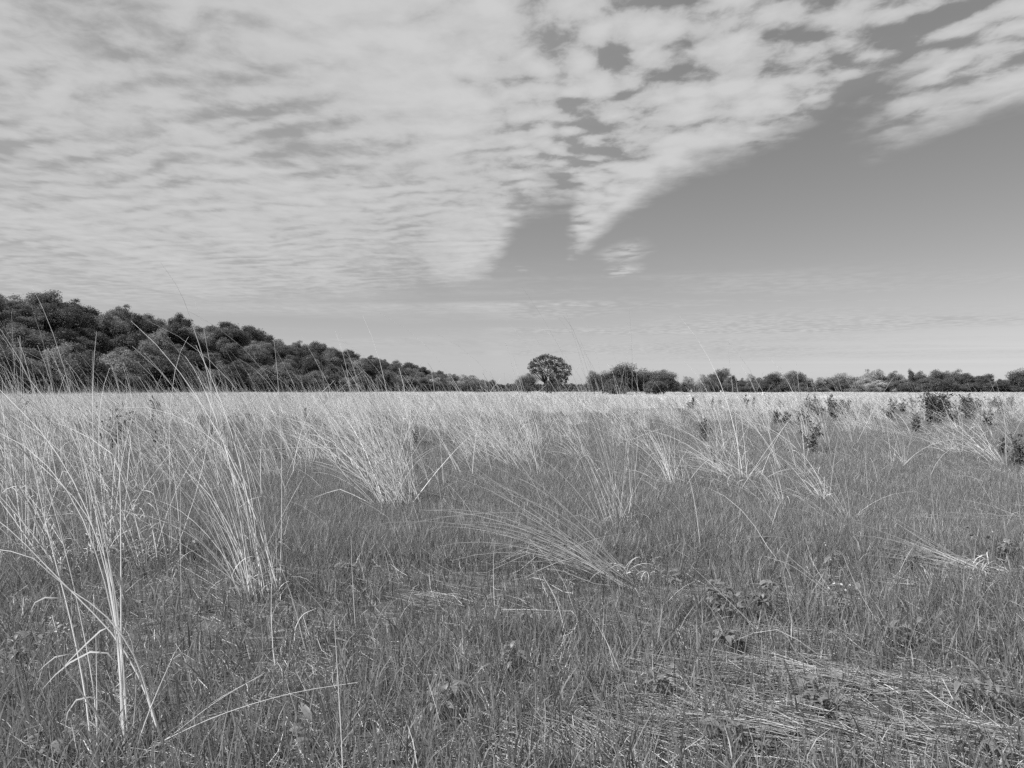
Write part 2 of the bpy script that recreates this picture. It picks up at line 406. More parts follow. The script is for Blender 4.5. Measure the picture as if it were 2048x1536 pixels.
# kinds are built about 12 m tall
KIND = {
    'round': [make_tree_kind(s, 12, 4.7, 6.8, 4.8, 48, 1.35, 190, 0.28, 0.26, 3.2) for s in (11, 12, 13)],
    'bushy': [make_tree_kind(s, 12, 4.6, 5.6, 6.0, 56, 1.35, 180, 0.28, 0.22, 2.0, 0.02) for s in (21, 22, 23)],
    'loose': [make_tree_kind(s, 12, 4.4, 7.2, 4.4, 34, 1.25, 120, 0.27, 0.22, 3.4, 0.22) for s in (31, 32)],
    'dome': [make_tree_kind(s, 12, 4.4, 5.4, 5.6, 60, 1.8, 120, 0.28, 0.24, 2.0, 0.02) for s in (61, 62)],
    'narrow': [make_tree_kind(s, 12, 2.1, 7.2, 5.0, 22, 1.0, 170, 0.28, 0.2, 3.0) for s in (41,)],
    'shrubby': [make_tree_kind(s, 12, 6.5, 4.5, 5.8, 40, 2.3, 75, 0.45, 0.2, 1.5, 0.0) for s in (51, 52)],
}
_rt = random.Random(5)


def tree(name, kind, x, y, z, h, wid, tone, label, group=None, exact=False):
    t, c, zt, wt = KIND[kind][_rt.randrange(len(KIND[kind]))]
    o = empty(name, (x, y, z), label, 'tree', group, _rt.uniform(0, 6.28))
    if exact: o.scale = (wid/wt, wid/wt, h/zt)
    else: o.scale = (wid, wid, h/12.0)
    link('trunk', t, o); cr = link('crown', c, o); cr.color = (tone, tone, tone, 1)
    return o


# the wood on the hill at the left
rg = np.random.default_rng(77)
pts = []
for _ in range(16000):
    y = rg.uniform(95, 640); x = hill_edge(y)-rg.uniform(-3, 105)
    if x < -0.80*y-12: continue
    sp = 6.5+y*0.0135
    if all((x-a)**2+(y-b)**2 > sp*sp for a, b in pts): pts.append((x, y))
pts.sort(key=lambda p: p[1])
far_rest = []
cnt = 0
for (x, y) in pts:
    inside = hill_edge(y)-x
    z = float(hill_z(np.array(x), np.array(y)))
    front = inside < 9
    pale = rg.uniform() < 0.22
    kind = 'bushy' if front else ('round' if rg.uniform() < 0.72 else 'bushy')
    if pale: kind = 'loose' if rg.uniform() < 0.5 else 'bushy'
    h = rg.uniform(7.5, 14.5)*(0.82 if front else 1.0); w = rg.uniform(0.95, 1.45)
    tone = rg.uniform(1.5, 2.3) if pale else rg.uniform(0.6, 1.45)
    if cnt >= 290:
        far_rest.append((x, y, z, h, w, tone)); continue
    cnt += 1
    if pale: lab, gr = 'paler tree among dark crowns of the wooded left hill', 'pale trees in the hillside wood'
    elif front: lab, gr = 'dark bushy tree at the foot of the wooded left hill', 'trees along the foot of the hill'
    elif inside > 55: lab, gr = 'dark round tree near the crest of the left hill', 'trees near the crest of the hill'
    else: lab, gr = 'dark leafy tree on the slope of the left hill', 'trees on the slope of the hill'
    pxt = 1024+x/y*FPX
    part = 'at the high left end' if pxt < 200 else 'left of its middle' if pxt < 430 else 'right of its middle' if pxt < 660 else 'at the low right end'
    tree('hillside_tree', kind, x, y, z-0.2, h, w, tone, lab+' '+part, gr+' '+part)
if far_rest:
    parts = []
    for (x, y, z, h, w, tone) in far_rest:
        lob = [(x+rg.normal()*2.2*w, y+rg.normal()*2.2*w, z+h*rg.uniform(0.25, 0.85), 1.9*w*rg.uniform(0.7, 1.2)) for _ in range(16)]
        V, Q, T = crown_from(rg, lob, 16, 0.75); parts.append((V, Q, T*tone))
    V, Q, T = merge(parts); o = link('far_hill_wood', mesh_q('far_hill_wood', V, Q, M_LEAF, T), kind='stuff', label='far dark wood at the low end of the left hill', cat='wood')
    o.color = (1, 1, 1, 1)


def at(px, y): return (px-1024)/FPX*y


def topz(py, y): return (HOR-py)/FPX*y+EYE


# the big lone tree, lobe by lobe
def lone_tree():
    Y = 205.0; s = Y/FPX; rg = np.random.default_rng(301)
    spec = [(1064, 728, 7), (1071, 723, 8), (1079, 719, 8), (1087, 717, 8), (1094, 715, 8), (1101, 716, 6), (1110, 719, 7), (1117, 720, 6), (1122, 725, 8),
            (1129, 731, 7), (1136, 736, 6), (1138, 742, 5), (1063, 735, 5), (1070, 733, 7), (1078, 732, 8), (1086, 730, 9), (1096, 726, 9), (1106, 729, 10), (1115, 733, 9),
            (1124, 738, 8), (1063, 743, 4), (1069, 742, 6), (1077, 743, 7), (1083, 741, 6), (1100, 738, 7), (1109, 741, 8), (1118, 745, 8), (1127, 746, 7), (1133, 751, 5),
            (1106, 751, 7), (1115, 754, 7), (1092, 753, 6), (1124, 756, 5), (1134, 758, 4), (1109, 763, 6), (1102, 770, 7), (1110, 773, 7), (1087, 747, 5), (1120, 763, 5), (1118, 769, 5), (1128, 765, 4), (1096, 747, 6), (1112, 779, 6), (1100, 779, 5), (1095, 765, 5), (1104, 761, 7), (1112, 766, 7), (1121, 757, 7), (1130, 756, 6), (1066, 748, 5), (1136, 748, 6), (1060, 738, 5), (1141, 738, 4)]
    lobes = []
    for (px, py, r) in spec:
        for q in range(2):
            dep = rg.uniform(-1, 1)*5.0*math.sqrt(max(0.1, 1-((px-1100)/48)**2))
            lobes.append(((px-1098)*s+rg.normal()*0.2, dep, topz(py, Y)+rg.normal()*0.15, r*s*0.88))
    cv = crown_from(rg, lobes, 120, 0.28, 0.9, 0.2)
    o = empty('lone_tree', (at(1098, Y), Y, 0), 'big spreading tree standing alone beyond the pale grass near the picture centre', 'tree')
    parts = []
    for (b, ms, e, w) in [((-4, 0), (1088, 762), (1078, 742), 1.0), ((-4, 0), (1093, 758), (1096, 730), 1.1), ((3, 0), (1104, 760), (1112, 736), 1.1),
                          ((3, 0), (1106, 764), (1126, 745), 0.7), ((-4, 0), (1078, 772), (1068, 768), 0.5), ((-4, 0), (1084, 745), (1070, 730), 0.5), ((3, 0), (1100, 745), (1104, 722), 0.7)]:
        P = [(b[0]*s, 0, -0.3), ((b[0]*0.8+(ms[0]-1098)*0.2)*s, rg.normal()*0.2, 1.4), ((ms[0]-1098)*s, rg.normal()*0.6, topz(ms[1], Y)), ((e[0]-1098)*s, rg.normal()*1.2, topz(e[1], Y))]
        parts.append(spline_tube(rg, P, 0.62*w, 0.25, 0.9, 9, 7))
    V, Q, T = merge(parts[1:3]); tr = link('trunk', mesh_q('trunk', V, Q, M_BARK, T, True), o)
    for V, Q, T in parts[:1]+parts[3:]: link('limb', mesh_q('limb', V, Q, M_BARK, T, True), tr)
    tw = []
    for l in lobes[::2]:
        e = np.array(l[:3]); st = np.array([(2 if e[0] > 0 else -4)*s*1.6, 0, 3.4]); tw.append(spline_tube(rg, [st, st*0.5+e*0.5+np.array([0, 0, -0.3]), e], 0.2, 0.3, 0.9, 5, 4))
    V, Q, T = merge(tw); tag(link('branches', mesh_q('branches', V, Q, M_BARK, T, True), tr), kind='stuff')
    c = link('crown', mesh_q('crown', cv[0], cv[1], M_LEAF, cv[2]), o); c.color = (0.8, 0.8, 0.8, 1)


lone_tree()

# other trees along the far side of the meadow: px, top py, width px, distance, tone, kind, label
LINE = [
    (1055, 751, 30, 200, 0.85, 'dome', 'small dark rounded tree just left of the big lone tree'),
    (1037, 761, 20, 203, 0.80, 'loose', 'small ragged dark tree left of the small rounded one by the lone tree'),
    (1188, 744, 26, 190, 0.80, 'loose', 'thin ragged tree at the left end of the dark central clump'),
    (1207, 748, 40, 196, 0.66, 'dome', 'low dark tree left of the tall domed tree in the central clump'),
    (1250, 733, 62, 196, 0.62, 'dome', 'tallest dark domed tree in the middle of the central clump'),
    (1292, 743, 46, 203, 0.95, 'dome', 'lighter tree right of the tall domed tree in the central clump'),
    (1328, 744, 40, 200, 0.72, 'dome', 'dark rounded tree at the right end of the central clump'),
    (1232, 760, 40, 188, 0.60, 'shrubby', 'dark low thicket tree in front of the tall domed tree'),
    (1310, 764, 46, 190, 0.70, 'shrubby', 'low thicket tree in front of the right end of the central clump'),
    (872, 757, 26, 420, 1.55, 'loose', 'pale thin tree at the far right foot of the wooded hill'),
    (896, 761, 16, 430, 1.5, 'loose', 'small pale tree right of the pale thin one below the hill'),
    (936, 751, 34, 380, 1.3, 'loose', 'pale round see-through tree standing alone right of the wooded hill'),
    (955, 767, 50, 372, 0.6, 'shrubby', 'low dark thicket right of the pale see-through tree'),
    (1375, 754, 24, 420, 1.5, 'loose', 'pale small round tree just right of the central clump'),
    (1412, 750, 30, 430, 1.45, 'loose', 'pale round tree left of the dark pointed one in the right line'),
    (1441, 741, 36, 400, 0.75, 'bushy', 'dark pointed tree rising above the left part of the right tree line'),
    (1467, 753, 14, 396, 0.7, 'narrow', 'small spiky dark tree beside the pointed one'),
    (1482, 760, 22, 396, 0.8, 'bushy', 'low dark tree right of the spiky one in the right line'),
    (1503, 750, 26, 410, 1.35, 'loose', 'pale round tree above the low dark tree of the right line'),
    (1525, 757, 26, 392, 0.85, 'bushy', 'medium dark tree above the small white stand'),
    (1549, 749, 36, 390, 0.66, 'dome', 'dark broad tree right of the small white stand'),
    (1588, 746, 36, 392, 0.85, 'dome', 'dark round-topped tree second right of the white stand'),
    (1608, 754, 28, 396, 1.35, 'bushy', 'paler tree leaning on the dark round-topped one'),
    (1640, 756, 30, 398, 1.3, 'loose', 'pale low tree left of the wide pale tree'),
    (1676, 749, 44, 396, 1.45, 'bushy', 'wide pale tree left of the distant hill gap'),
    (1700, 763, 34, 380, 0.9, 'shrubby', 'low dark tree below the distant hill gap'),
    (1722, 757, 36, 384, 1.45, 'bushy', 'pale tree right of the distant hill gap'),
    (1742, 743, 40, 392, 1.5, 'bushy', 'tall pale tree at the highest point of the right line'),
    (1760, 741, 22, 396, 1.15, 'loose', 'narrow tree topping the pale group behind the dark shrub'),
    (1785, 747, 36, 394, 1.0, 'bushy', 'darker tree right of the tall pale tree'),
    (1752, 764, 40, 372, 1.9, 'bushy', 'palest bushy tree in front of the tall pale tree'),
    (1776, 768, 26, 374, 1.7, 'shrubby', 'small pale tree right of the palest bushy one'),
    (1808, 760, 34, 384, 0.9, 'bushy', 'low dark tree left of the narrow column tree'),
    (1822, 741, 11, 390, 0.8, 'narrow', 'narrow column-shaped tree above the big dark shrub'),
    (1839, 746, 24, 390, 0.95, 'round', 'round tree right of the narrow column tree'),
    (1858, 757, 34, 384, 0.8, 'bushy', 'dark low tree behind the big dark shrub'),
    (1880, 743, 32, 388, 0.82, 'round', 'spreading dark tree right of the round one'),
    (1906, 741, 30, 392, 1.1, 'loose', 'ragged open tree with sky showing through its crown'),
    (1930, 749, 32, 384, 0.66, 'round', 'dark flat-topped tree right of the ragged open one'),
    (1966, 751, 38, 384, 0.62, 'round', 'broad dark tree second from the right edge'),
    (1895, 766, 50, 378, 0.62, 'shrubby', 'dark thicket below the ragged open tree'),
    (1945, 768, 46, 378, 0.6, 'shrubby', 'dark thicket below the flat-topped tree'),
    (2003, 761, 26, 390, 0.95, 'bushy', 'low tree in the dip left of the last tree'),
    (2040, 743, 40, 372, 0.62, 'dome', 'dark tree at the right edge of the tree line'),
    (2085, 748, 44, 374, 0.7, 'bushy', 'dark tree beyond the right edge of the tree line'),
    (1985, 768, 50, 374, 0.7, 'shrubby', 'low dark thicket in the dip near the right edge'),
]
for (px, py, wp, Y, tone, kind, lab) in LINE:
    tree('meadow_edge_tree', kind, at(px, Y), Y, 0, topz(py-1, Y), wp/FPX*Y*1.12, tone*(1.5 if tone < 1.2 else 2.0), lab, None, True)

# understory along the right line: separate bushes
ru = np.random.default_rng(404)
for i, px in enumerate(np.arange(1350, 2110, 21.0)):
    px = px+ru.uniform(-4, 4); Y = ru.uniform(362, 378); py = ru.uniform(757, 778)
    tree('understory_bush', 'shrubby', at(px, Y), Y, 0, topz(py, Y), ru.uniform(22, 32)/FPX*Y, ru.uniform(0.75, 1.3)*(1.5 if 1690 < px < 1790 else 1),
         'low dark bush in the understory of the right tree line', 'understory bushes', True)['category'] = 'bush'

# far woods that read as one mass
def far_wood(name, label, segs, seed, tone):
    rg = np.random.default_rng(seed); lob = []
    for (x0, x1, y, h) in segs:
        n = int(abs(x1-x0)/3.2)
        for j in range(n):
            x = x0+(x1-x0)*(j+rg.uniform(-.5, .5))/n
            hh = h*rg.uniform(0.86, 1.1); b = float(np.maximum(hill_far(np.array(x), np.array(y)), -0.2))
            for zz in (0.25, 0.55, 0.82): lob.append((x+rg.normal(), y+rg.normal()*6, b+hh*zz, 2.2*rg.uniform(0.75, 1.2)))
    V, Q, T = crown_from(rg, lob, 9.0, 1.25, 0.8)
    o = link(name, mesh_q(name, V, Q, M_LEAF, T), kind='stuff', label=label, cat='wood'); o.color = (tone, tone, tone, 1)


far_wood('far_wood', 'low distant dark wood along the flat horizon', [(at(890, 640), at(2200, 640), 640, 6.2), (at(880, 700), at(2200, 700), 700, 6.8)], 91, 0.85)
segs = [(390, 540, yy, 6.0) for yy in (900, 925, 950, 975)]
far_wood('distant_hill_wood', 'dark wood on the far low hill behind the right tree line', segs, 92, 0.75)

# ------------------------------------------------------------------ the short green grass
MATS = [  # flattened straw patches: photo px, py, half width m, half depth m, stems, lie direction (deg from -x toward +y)
    (1395, 1185, .36, .16, 240, 14), (1625, 1195, .42, .20, 300, 16), (1480, 1335, .85, .30, 900, 14), (1700, 1370, .50, .22, 420, 12), (1440, 1455, .60, .20, 520, 22),
    (1620, 1440, .40, .18, 260, 16), (1900, 1378, .20, .10, 120, 8), (1860, 1480, .45, .14, 300, 12), (860, 1200, .28, .14, 130, 24), (1090, 1105, .42, .14, 150, 16),
    (1115, 1465, .30, .16, 200, 38), (1720, 1052, .60, .25, 210, 8), (1400, 1048, .55, .22, 180, 10), (1260, 1240, .35, .16, 150, 18), (1760, 1170, .34, .14, 110, 16),
    (1960, 1150, .42, .20, 320, 24), (1930, 975, .8, .35, 160, 8), (1330, 1400, .35, .14, 170, 20), (1040, 1230, .30, .12, 70, 10), (640, 1270, .2, .1, 50, 30),
    (1990, 1075, .5, .2, 150, 8), (1560, 1260, .35, .12, 160, 14), (1880, 1105, .35, .12, 120, 20), (1420, 930, 1.0, .4, 220, 10), (1200, 1010, .5, .2, 80, 14),
]
MATW = [(gp(a, b), hw, hd) for (a, b, hw, hd, n, l) in MATS]


def thin(x, y, rg):
    """grass grows sparse through the flattened straw"""
    keep = np.ones(len(x))
    for (c, hw, hd) in MATW:
        q = ((x-c[0])/(hw*1.15))**2+((y-c[1])/(hd*1.6))**2
        keep = np.minimum(keep, np.clip(0.52+0.9*np.clip(q-0.4, 0, 1)*1.6, 0, 1))
    return rg.uniform(size=len(x)) < keep


def grass_near():
    rg = np.random.default_rng(9)
    X, Y = [], []
    for (y0, y1, den) in [(1.6, 3.6, 2100), (3.6, 5.2, 2000), (5.2, 7.2, 1500)]:
        hw = 0.706*y1+1.2; n = int((y1-y0)*hw*2*den); X.append(rg.uniform(-hw, hw, n)); Y.append(rg.uniform(y0, y1, n))
    X = np.concatenate(X); Y = np.concatenate(Y)
    # pull blades into tufts
    nt = int(len(X)/9); ix = rg.integers(0, len(X), nt); cx, cy = X[ix], Y[ix]
    w = rg.integers(0, nt, len(X)); pull = rg.uniform(size=len(X)) < 0.62
    X = np.where(pull, cx[w]+rg.normal(size=len(X))*0.022, X); Y = np.where(pull, cy[w]+rg.normal(size=len(X))*0.022, Y)
    lowf = np.sin(X*2.1+1)*np.cos(Y*1.7)+np.sin(X*0.8-Y*1.3)
    ok = thin(X, Y, rg) & (rg.uniform(size=len(X)) < 0.80+0.2*np.tanh(lowf*1.5)); X, Y, lowf, pull, w = X[ok], Y[ok], lowf[ok], pull[ok], w[ok]; n = len(X)
    B = np.stack([X, Y, gz(X, Y)-0.01], -1)
    th = rg.uniform(0.65, 1.3, nt)
    L = rg.uniform(0.09, 0.27, n)*np.where(pull, th[w], 0.8)*(1+0.18*np.tanh(lowf))
    az = np.where(rg.uniform(size=n) < 0.30, np.pi+rg.normal(size=n)*0.8, rg.uniform(0, 2*np.pi, n))
    th0 = np.abs(rg.normal(0.10, 0.22, n)); th1 = np.abs(rg.normal(0.35, 0.55, n))
    W = rg.uniform(0.003, 0.0078, n)*np.where(rg.uniform(size=n) < 0.08, 1.6, 1)
    tone = np.clip(rg.normal(1.0, 0.20, n), 0.5, 1.7)*(1+0.10*np.tanh(lowf))
    dead = rg.uniform(size=n) < 0.07; tone = np.where(dead, rg.uniform(1.9, 3.2, n), tone); W = np.where(dead, W*0.6, W)
    V, Q, T = ribbons(rg, B, L, az, th0, th1, W, 3, 1.3, rg.normal(size=n)*0.4, 0.1, 0.7, tone)
    link('green_grass', mesh_q('green_grass', V, Q, M_GRASS, T), kind='stuff', label='short green meadow grass covering the near ground', cat='grass')


grass_near()


def litter():
    """dead straw bits lying between the blades"""
    rg = np.random.default_rng(10); n = 34000
    y = 1.7+rg.uniform(size=n)**1.2*16; x = rg.uniform(-1, 1, n)*(0.706*y+1.2)
    B = np.stack([x, y, gz(x, y)+rg.uniform(0.0, 0.05, n)], -1)
    az = np.pi+rg.normal(size=n)*0.9-0.3; L = rg.uniform(0.05, 0.30, n)
    V, Q, T = ribbons(rg, B, L, az, rg.normal(1.5, 0.16, n), rg.normal(0, 0.25, n), rg.uniform(0.0016, 0.004, n), 2, 1.0, rg.normal(size=n)*0.5, 0.6, 0.8, rg.uniform(0.35, 0.95, n))
    link('straw_litter', mesh_q('straw_litter', V, Q, M_DRY, T), kind='stuff', label='dead straw litter lying between the grass blades', cat='straw')


litter()

# instanced patches for the grass farther off
def proto_col(name, meshes):
    c = bpy.data.collections.new(name)
    for i, me in enumerate(meshes):
        o = bpy.data.objects.new('%s_%02d' % (name, i), me); c.objects.link(o)
    return c


def scatter(name, coll, P, rotz, scl, idx, label, cat, zs=None):
    me = bpy.data.meshes.new(name); me.vertices.add(len(P)); me.vertices.foreach_set('co', np.ascontiguousarray(P, np.float32).ravel())
    a = me.attributes.new('rz', 'FLOAT_VECTOR', 'POINT'); r = np.zeros((len(P), 3), np.float32); r[:, 2] = rotz; a.data.foreach_set('vector', r.ravel())
    a = me.attributes.new('sc', 'FLOAT_VECTOR', 'POINT'); s = np.repeat(np.asarray(scl, np.float32)[:, None], 3, 1)
    if zs is not None: s[:, 2] = zs
    a.data.foreach_set('vector', np.ascontiguousarray(s).ravel())
    a = me.attributes.new('ix', 'INT', 'POINT'); a.data.foreach_set('value', np.asarray(idx, np.int32))
    o = link(name, me, kind='stuff', label=label, cat=cat)
    g = bpy.data.node_groups.new(name, 'GeometryNodeTree')
    g.interface.new_socket('Geometry', in_out='INPUT', socket_type='NodeSocketGeometry'); g.interface.new_socket('Geometry', in_out='OUTPUT', socket_type='NodeSocketGeometry')
    gi = g.nodes.new('NodeGroupInput'); go = g.nodes.new('NodeGroupOutput'); ip = g.nodes.new('GeometryNodeInstanceOnPoints')
    ci = g.nodes.new('GeometryNodeCollectionInfo'); ci.inputs['Collection'].default_value = coll
    ci.inputs['Separate Children'].default_value = True; ci.inputs['Reset Children'].default_value = True

    def na(nm, ty):
        q = g.nodes.new('GeometryNodeInputNamedAttribute'); q.data_type = ty; q.inputs['Name'].default_value = nm; return q.outputs['Attribute']
    ip.inputs['Pick Instance'].default_value = True
    g.links.new(gi.outputs[0], ip.inputs['Points']); g.links.new(ci.outputs[0], ip.inputs['Instance'])
    g.links.new(na('ix', 'INT'), ip.inputs['Instance Index']); g.links.new(na('rz', 'FLOAT_VECTOR'), ip.inputs['Rotation']); g.links.new(na('sc', 'FLOAT_VECTOR'), ip.inputs['Scale'])
    g.links.new(ip.outputs[0], go.inputs[0])
    md = o.modifiers.new('scatter', 'NODES'); md.node_group = g
    return o


def green_patch(seed):
    rg = np.random.default_rng(seed); n = 620
    r = 0.45*np.sqrt(rg.uniform(size=n)); a = rg.uniform(0, 6.283, n)
    B = np.stack([r*np.cos(a), r*np.sin(a), np.full(n, -0.03)], -1)
    tone = np.clip(rg.normal(1.02, 0.22, n), 0.5, 1.8); dead = rg.uniform(size=n) < 0.13; tone = np.where(dead, rg.uniform(2.0, 3.2, n), tone)
    V, Q, T = ribbons(rg, B, rg.uniform(0.07, 0.23, n), rg.uniform(0, 6.283, n), np.abs(rg.normal(0.15, 0.25, n)), np.abs(rg.normal(0.5, 0.6, n)), rg.uniform(0.003, 0.007, n), 2, 1.3, 0.0, 0.15, 0.7, tone)
    return mesh_q('green_patch', V, Q, M_GRASS, T)


def grass_far():
    rg = np.random.default_rng(14); P = []
    n = 9500
    y = np.sqrt(rg.uniform(6.7**2, 46.0**2, n)); x = rg.uniform(-1, 1, n)*(0.706*y+1.6)
    extra = 1600; y2 = rg.uniform(6.6, 12, extra); x2 = rg.uniform(-1, 1, extra)*(0.706*y2+1.3)
    x = np.r_[x, x2]; y = np.r_[y, y2]; ok = thin(x, y, rg); x, y = x[ok], y[ok]; n = len(x)
    scatter('mid_green_grass', proto_col('green_patch', [green_patch(50+i) for i in range(6)]), np.stack([x, y, gz(x, y)], -1), rg.uniform(0, 6.283, n),
            rg.uniform(0.8, 1.25, n), rg.integers(0, 6, n), 'short green grass between the tussocks farther across the meadow', 'grass', rg.uniform(0.7, 1.35, n))


grass_far()

# ------------------------------------------------------------------ tall dry grass
def stems_arrays(rg, n, spread, L, Ls, lean, curl, azs, az0=np.pi-0.15, lsd=0.22):
    r = spread*np.sqrt(rg.uniform(size=n)); a = rg.uniform(0, 6.283, n)
    B = np.stack([r*np.cos(a), r*np.sin(a), np.full(n, -0.03)], -1)
    ln = np.clip(rg.normal(L*0.92, Ls, n), 0.3*L, 1.25*L)*np.where(rg.uniform(size=n) < 0.14, rg.uniform(1.1, 1.45, n), 1.0)
    az = az0+rg.normal(size=n)*azs
    if lsd > 0.12: az = np.where(rg.uniform(size=n) < 0.13, rg.uniform(0, 6.283, n), az)
    th0 = rg.normal(lean, lsd, n)+(-np.cos(az0)*0)-0.25*(B[:, 0]/max(spread, 1e-3))*0.5
    th1 = np.abs(rg.normal(curl, 0.22, n))
    return B, ln, az, th0, th1


def dry_leaves(rg, n, spread, size, az0=np.pi, droop=2.0, hmax=0.85):
    """curling dead leaves low on the stems"""
    r = spread*np.sqrt(rg.uniform(size=n)); a = rg.uniform(0, 6.283, n)
    low = rg.uniform(size=n) < 0.68
    h = np.where(low, rg.uniform(0.0, 0.12, n), rg.uniform(min(0.1, hmax*0.5), hmax, n))
    B = np.stack([r*np.cos(a)-0.42*h-0.1*h*h, r*np.sin(a), h], -1)
    return ribbons(rg, B, rg.uniform(0.12, 0.42, n)*size, rg.uniform(0, 6.283, n), rg.uniform(0.2, 0.9, n), rg.uniform(0.6, 1.5, n)*droop, rg.uniform(0.003, 0.007, n), 7, 1.0,
                   rg.normal(size=n)*0.8, 0.15, 0.7, rg.uniform(0.55, 1.05, n), floor=np.full(n, 0.02))


def tussock_mesh(seed, n, spread, L, Ls, lean, curl, azs, k=6, w=0.0042, leaves=10, tube=True, tone=(0.7, 1.12)):
    rg = np.random.default_rng(seed); B, ln, az, th0, th1 = stems_arrays(rg, n, spread, L, Ls, lean, curl, azs)
    tn = rg.uniform(tone[0], tone[1], n); W = rg.uniform(0.7, 1.2, n)*w
    if tube: s = tubes(rg, B, ln, az, th0, th1, W, k, 1.5, rg.normal(size=n)*0.25, 0.25, tn)
    else: s = ribbons(rg, B, ln, az, th0, th1, W, k, 1.5, rg.normal(size=n)*0.25, 0.3, 1.0, tn)
    st = mesh_q('stems', *s[:2], M_DRY, s[2])
    lv = None
    if leaves:
        q = dry_leaves(rg, leaves*3, spread*1.2, 0.9); lv = mesh_q('leaves', *q[:2], M_DRY, q[2])
    return st, lv


# mid-distance tussocks: separate things that share a few shapes
MIDK = [tussock_mesh(600+i, 34, 0.16+0.03*(i % 3), 1.22+0.06*(i % 4), 0.3, 0.40+0.05*(i % 3), 0.5, 0.36, 5, 0.0105, 14, tone=(0.7, 1.3)) for i in range(8)]
SPARK = [tussock_mesh(650+i, 22, 0.12, 1.05, 0.3, 0.60, 0.75, 0.6, 5, 0.0095, 10, tone=(0.7, 1.25)) for i in range(5)]


def place_tussock(kind, x, y, sc, rz, label, group, name='dry_grass_tussock'):
    st, lv = kind
    o = empty(name, (x, y, float(gz(x, y))), label, 'grass tussock', group, rz); o.scale = (sc, sc, sc)
    tag(link('stem_bundle', st, o), kind='stuff')
    if lv: tag(link('curled_leaves', lv, o), kind='stuff')
    return o


rm = np.random.default_rng(31)
PTS = []


def field_density(x, y):
    u = x/y; px = 1024+u*FPX; py = HOR+EYE*FPX/y
    left = np.interp(px, [0, 420, 700, 1000, 1150, 1400, 2048], [1.0, 0.95, 0.65, 0.6, 0.32, 0.45, 0.36])
    near = np.interp(y, [8, 11, 20, 30, 45], [0.16, 0.22, 0.30, 0.55, 0.8])
    bl = 0.5+0.5*np.sin(x*0.55+1.3)*np.cos(y*0.38+x*0.12)
    return left*near*(0.12+1.0*bl)


for _ in range(6000):
    y = math.sqrt(rm.uniform(9.0**2, 44.0**2)); x = rm.uniform(-1, 1)*(0.706*y+1.2)
    if rm.uniform() > field_density(x, y): continue
    if all((x-a)**2+(y-b)**2 > 0.5*0.5 for a, b in PTS): PTS.append((x, y))
    if len(PTS) >= 470: break
PTS.sort(key=lambda p: p[1])
rest = []
nl = nr = 0
for (x, y) in PTS:
    px = 1024+x/y*FPX
    depth = 'in the near meadow' if y < 14 else ('in the middle meadow' if y < 24 else 'in the far meadow')
    side = ('below the left of the hill' if px < 340 else 'below the middle of the hill' if px < 680 else 'below the low end of the hill' if px < 1000 else
            'below the lone tree' if px < 1170 else 'below the central trees' if px < 1350 else 'below the right line\'s left part' if px < 1650 else 'below the palest far trees' if px < 1810 else 'near the right edge')
    if px < 1080:
        nl += 1
        if rm.uniform() > np.interp(px, [0, 500, 900], [0.22, 0.28, 0.7]) and y < 38: continue
        place_tussock(MIDK[rm.integers(0, 8)], x, y, rm.uniform(0.85, 1.22), rm.normal()*0.25, 'pale dry grass tussock %s %s' % (depth, side), 'dry tussocks %s %s' % (depth, side))
    else:
        nr += 1
        thin_one = rm.uniform() < 0.55
        place_tussock(SPARK[rm.integers(0, 5)] if thin_one else MIDK[rm.integers(0, 8)], x, y, rm.uniform(0.75, 1.12), rm.normal()*0.35,
                      '%s dry grass tussock %s %s' % ('thin' if thin_one else 'full', depth, side), '%s dry tussocks %s %s' % ('thin' if thin_one else 'full', depth, side))


def dry_patch(seed, n, rad, w, L):
    rg = np.random.default_rng(seed); B, ln, az, th0, th1 = stems_arrays(rg, n, rad, L, 0.24, 0.22, 0.55, 0.7)
    V, Q, T = ribbons(rg, B, ln, az, th0, th1, rg.uniform(0.7, 1.3, n)*w, 4, 1.5, 0.0, 0.35, 1.0, rg.uniform(0.6, 1.15, n))
    return mesh_q('dry_patch', V, Q, M_DRY, T)


def tall_patch(seed):
    rg = np.random.default_rng(seed); n = 7
    B, ln, az, th0, th1 = stems_arrays(rg, n, 0.4, 1.85, 0.25, 0.28, 0.45, 0.3)
    V, Q, T = tubes(rg, B, ln, az, th0, th1, rg.uniform(0.009, 0.014, n), 7, 1.5, rg.normal(size=n)*0.2, 0.25, rg.uniform(0.8, 1.25, n))
    return mesh_q('dry_patch_tall', V, Q, M_DRY, T)


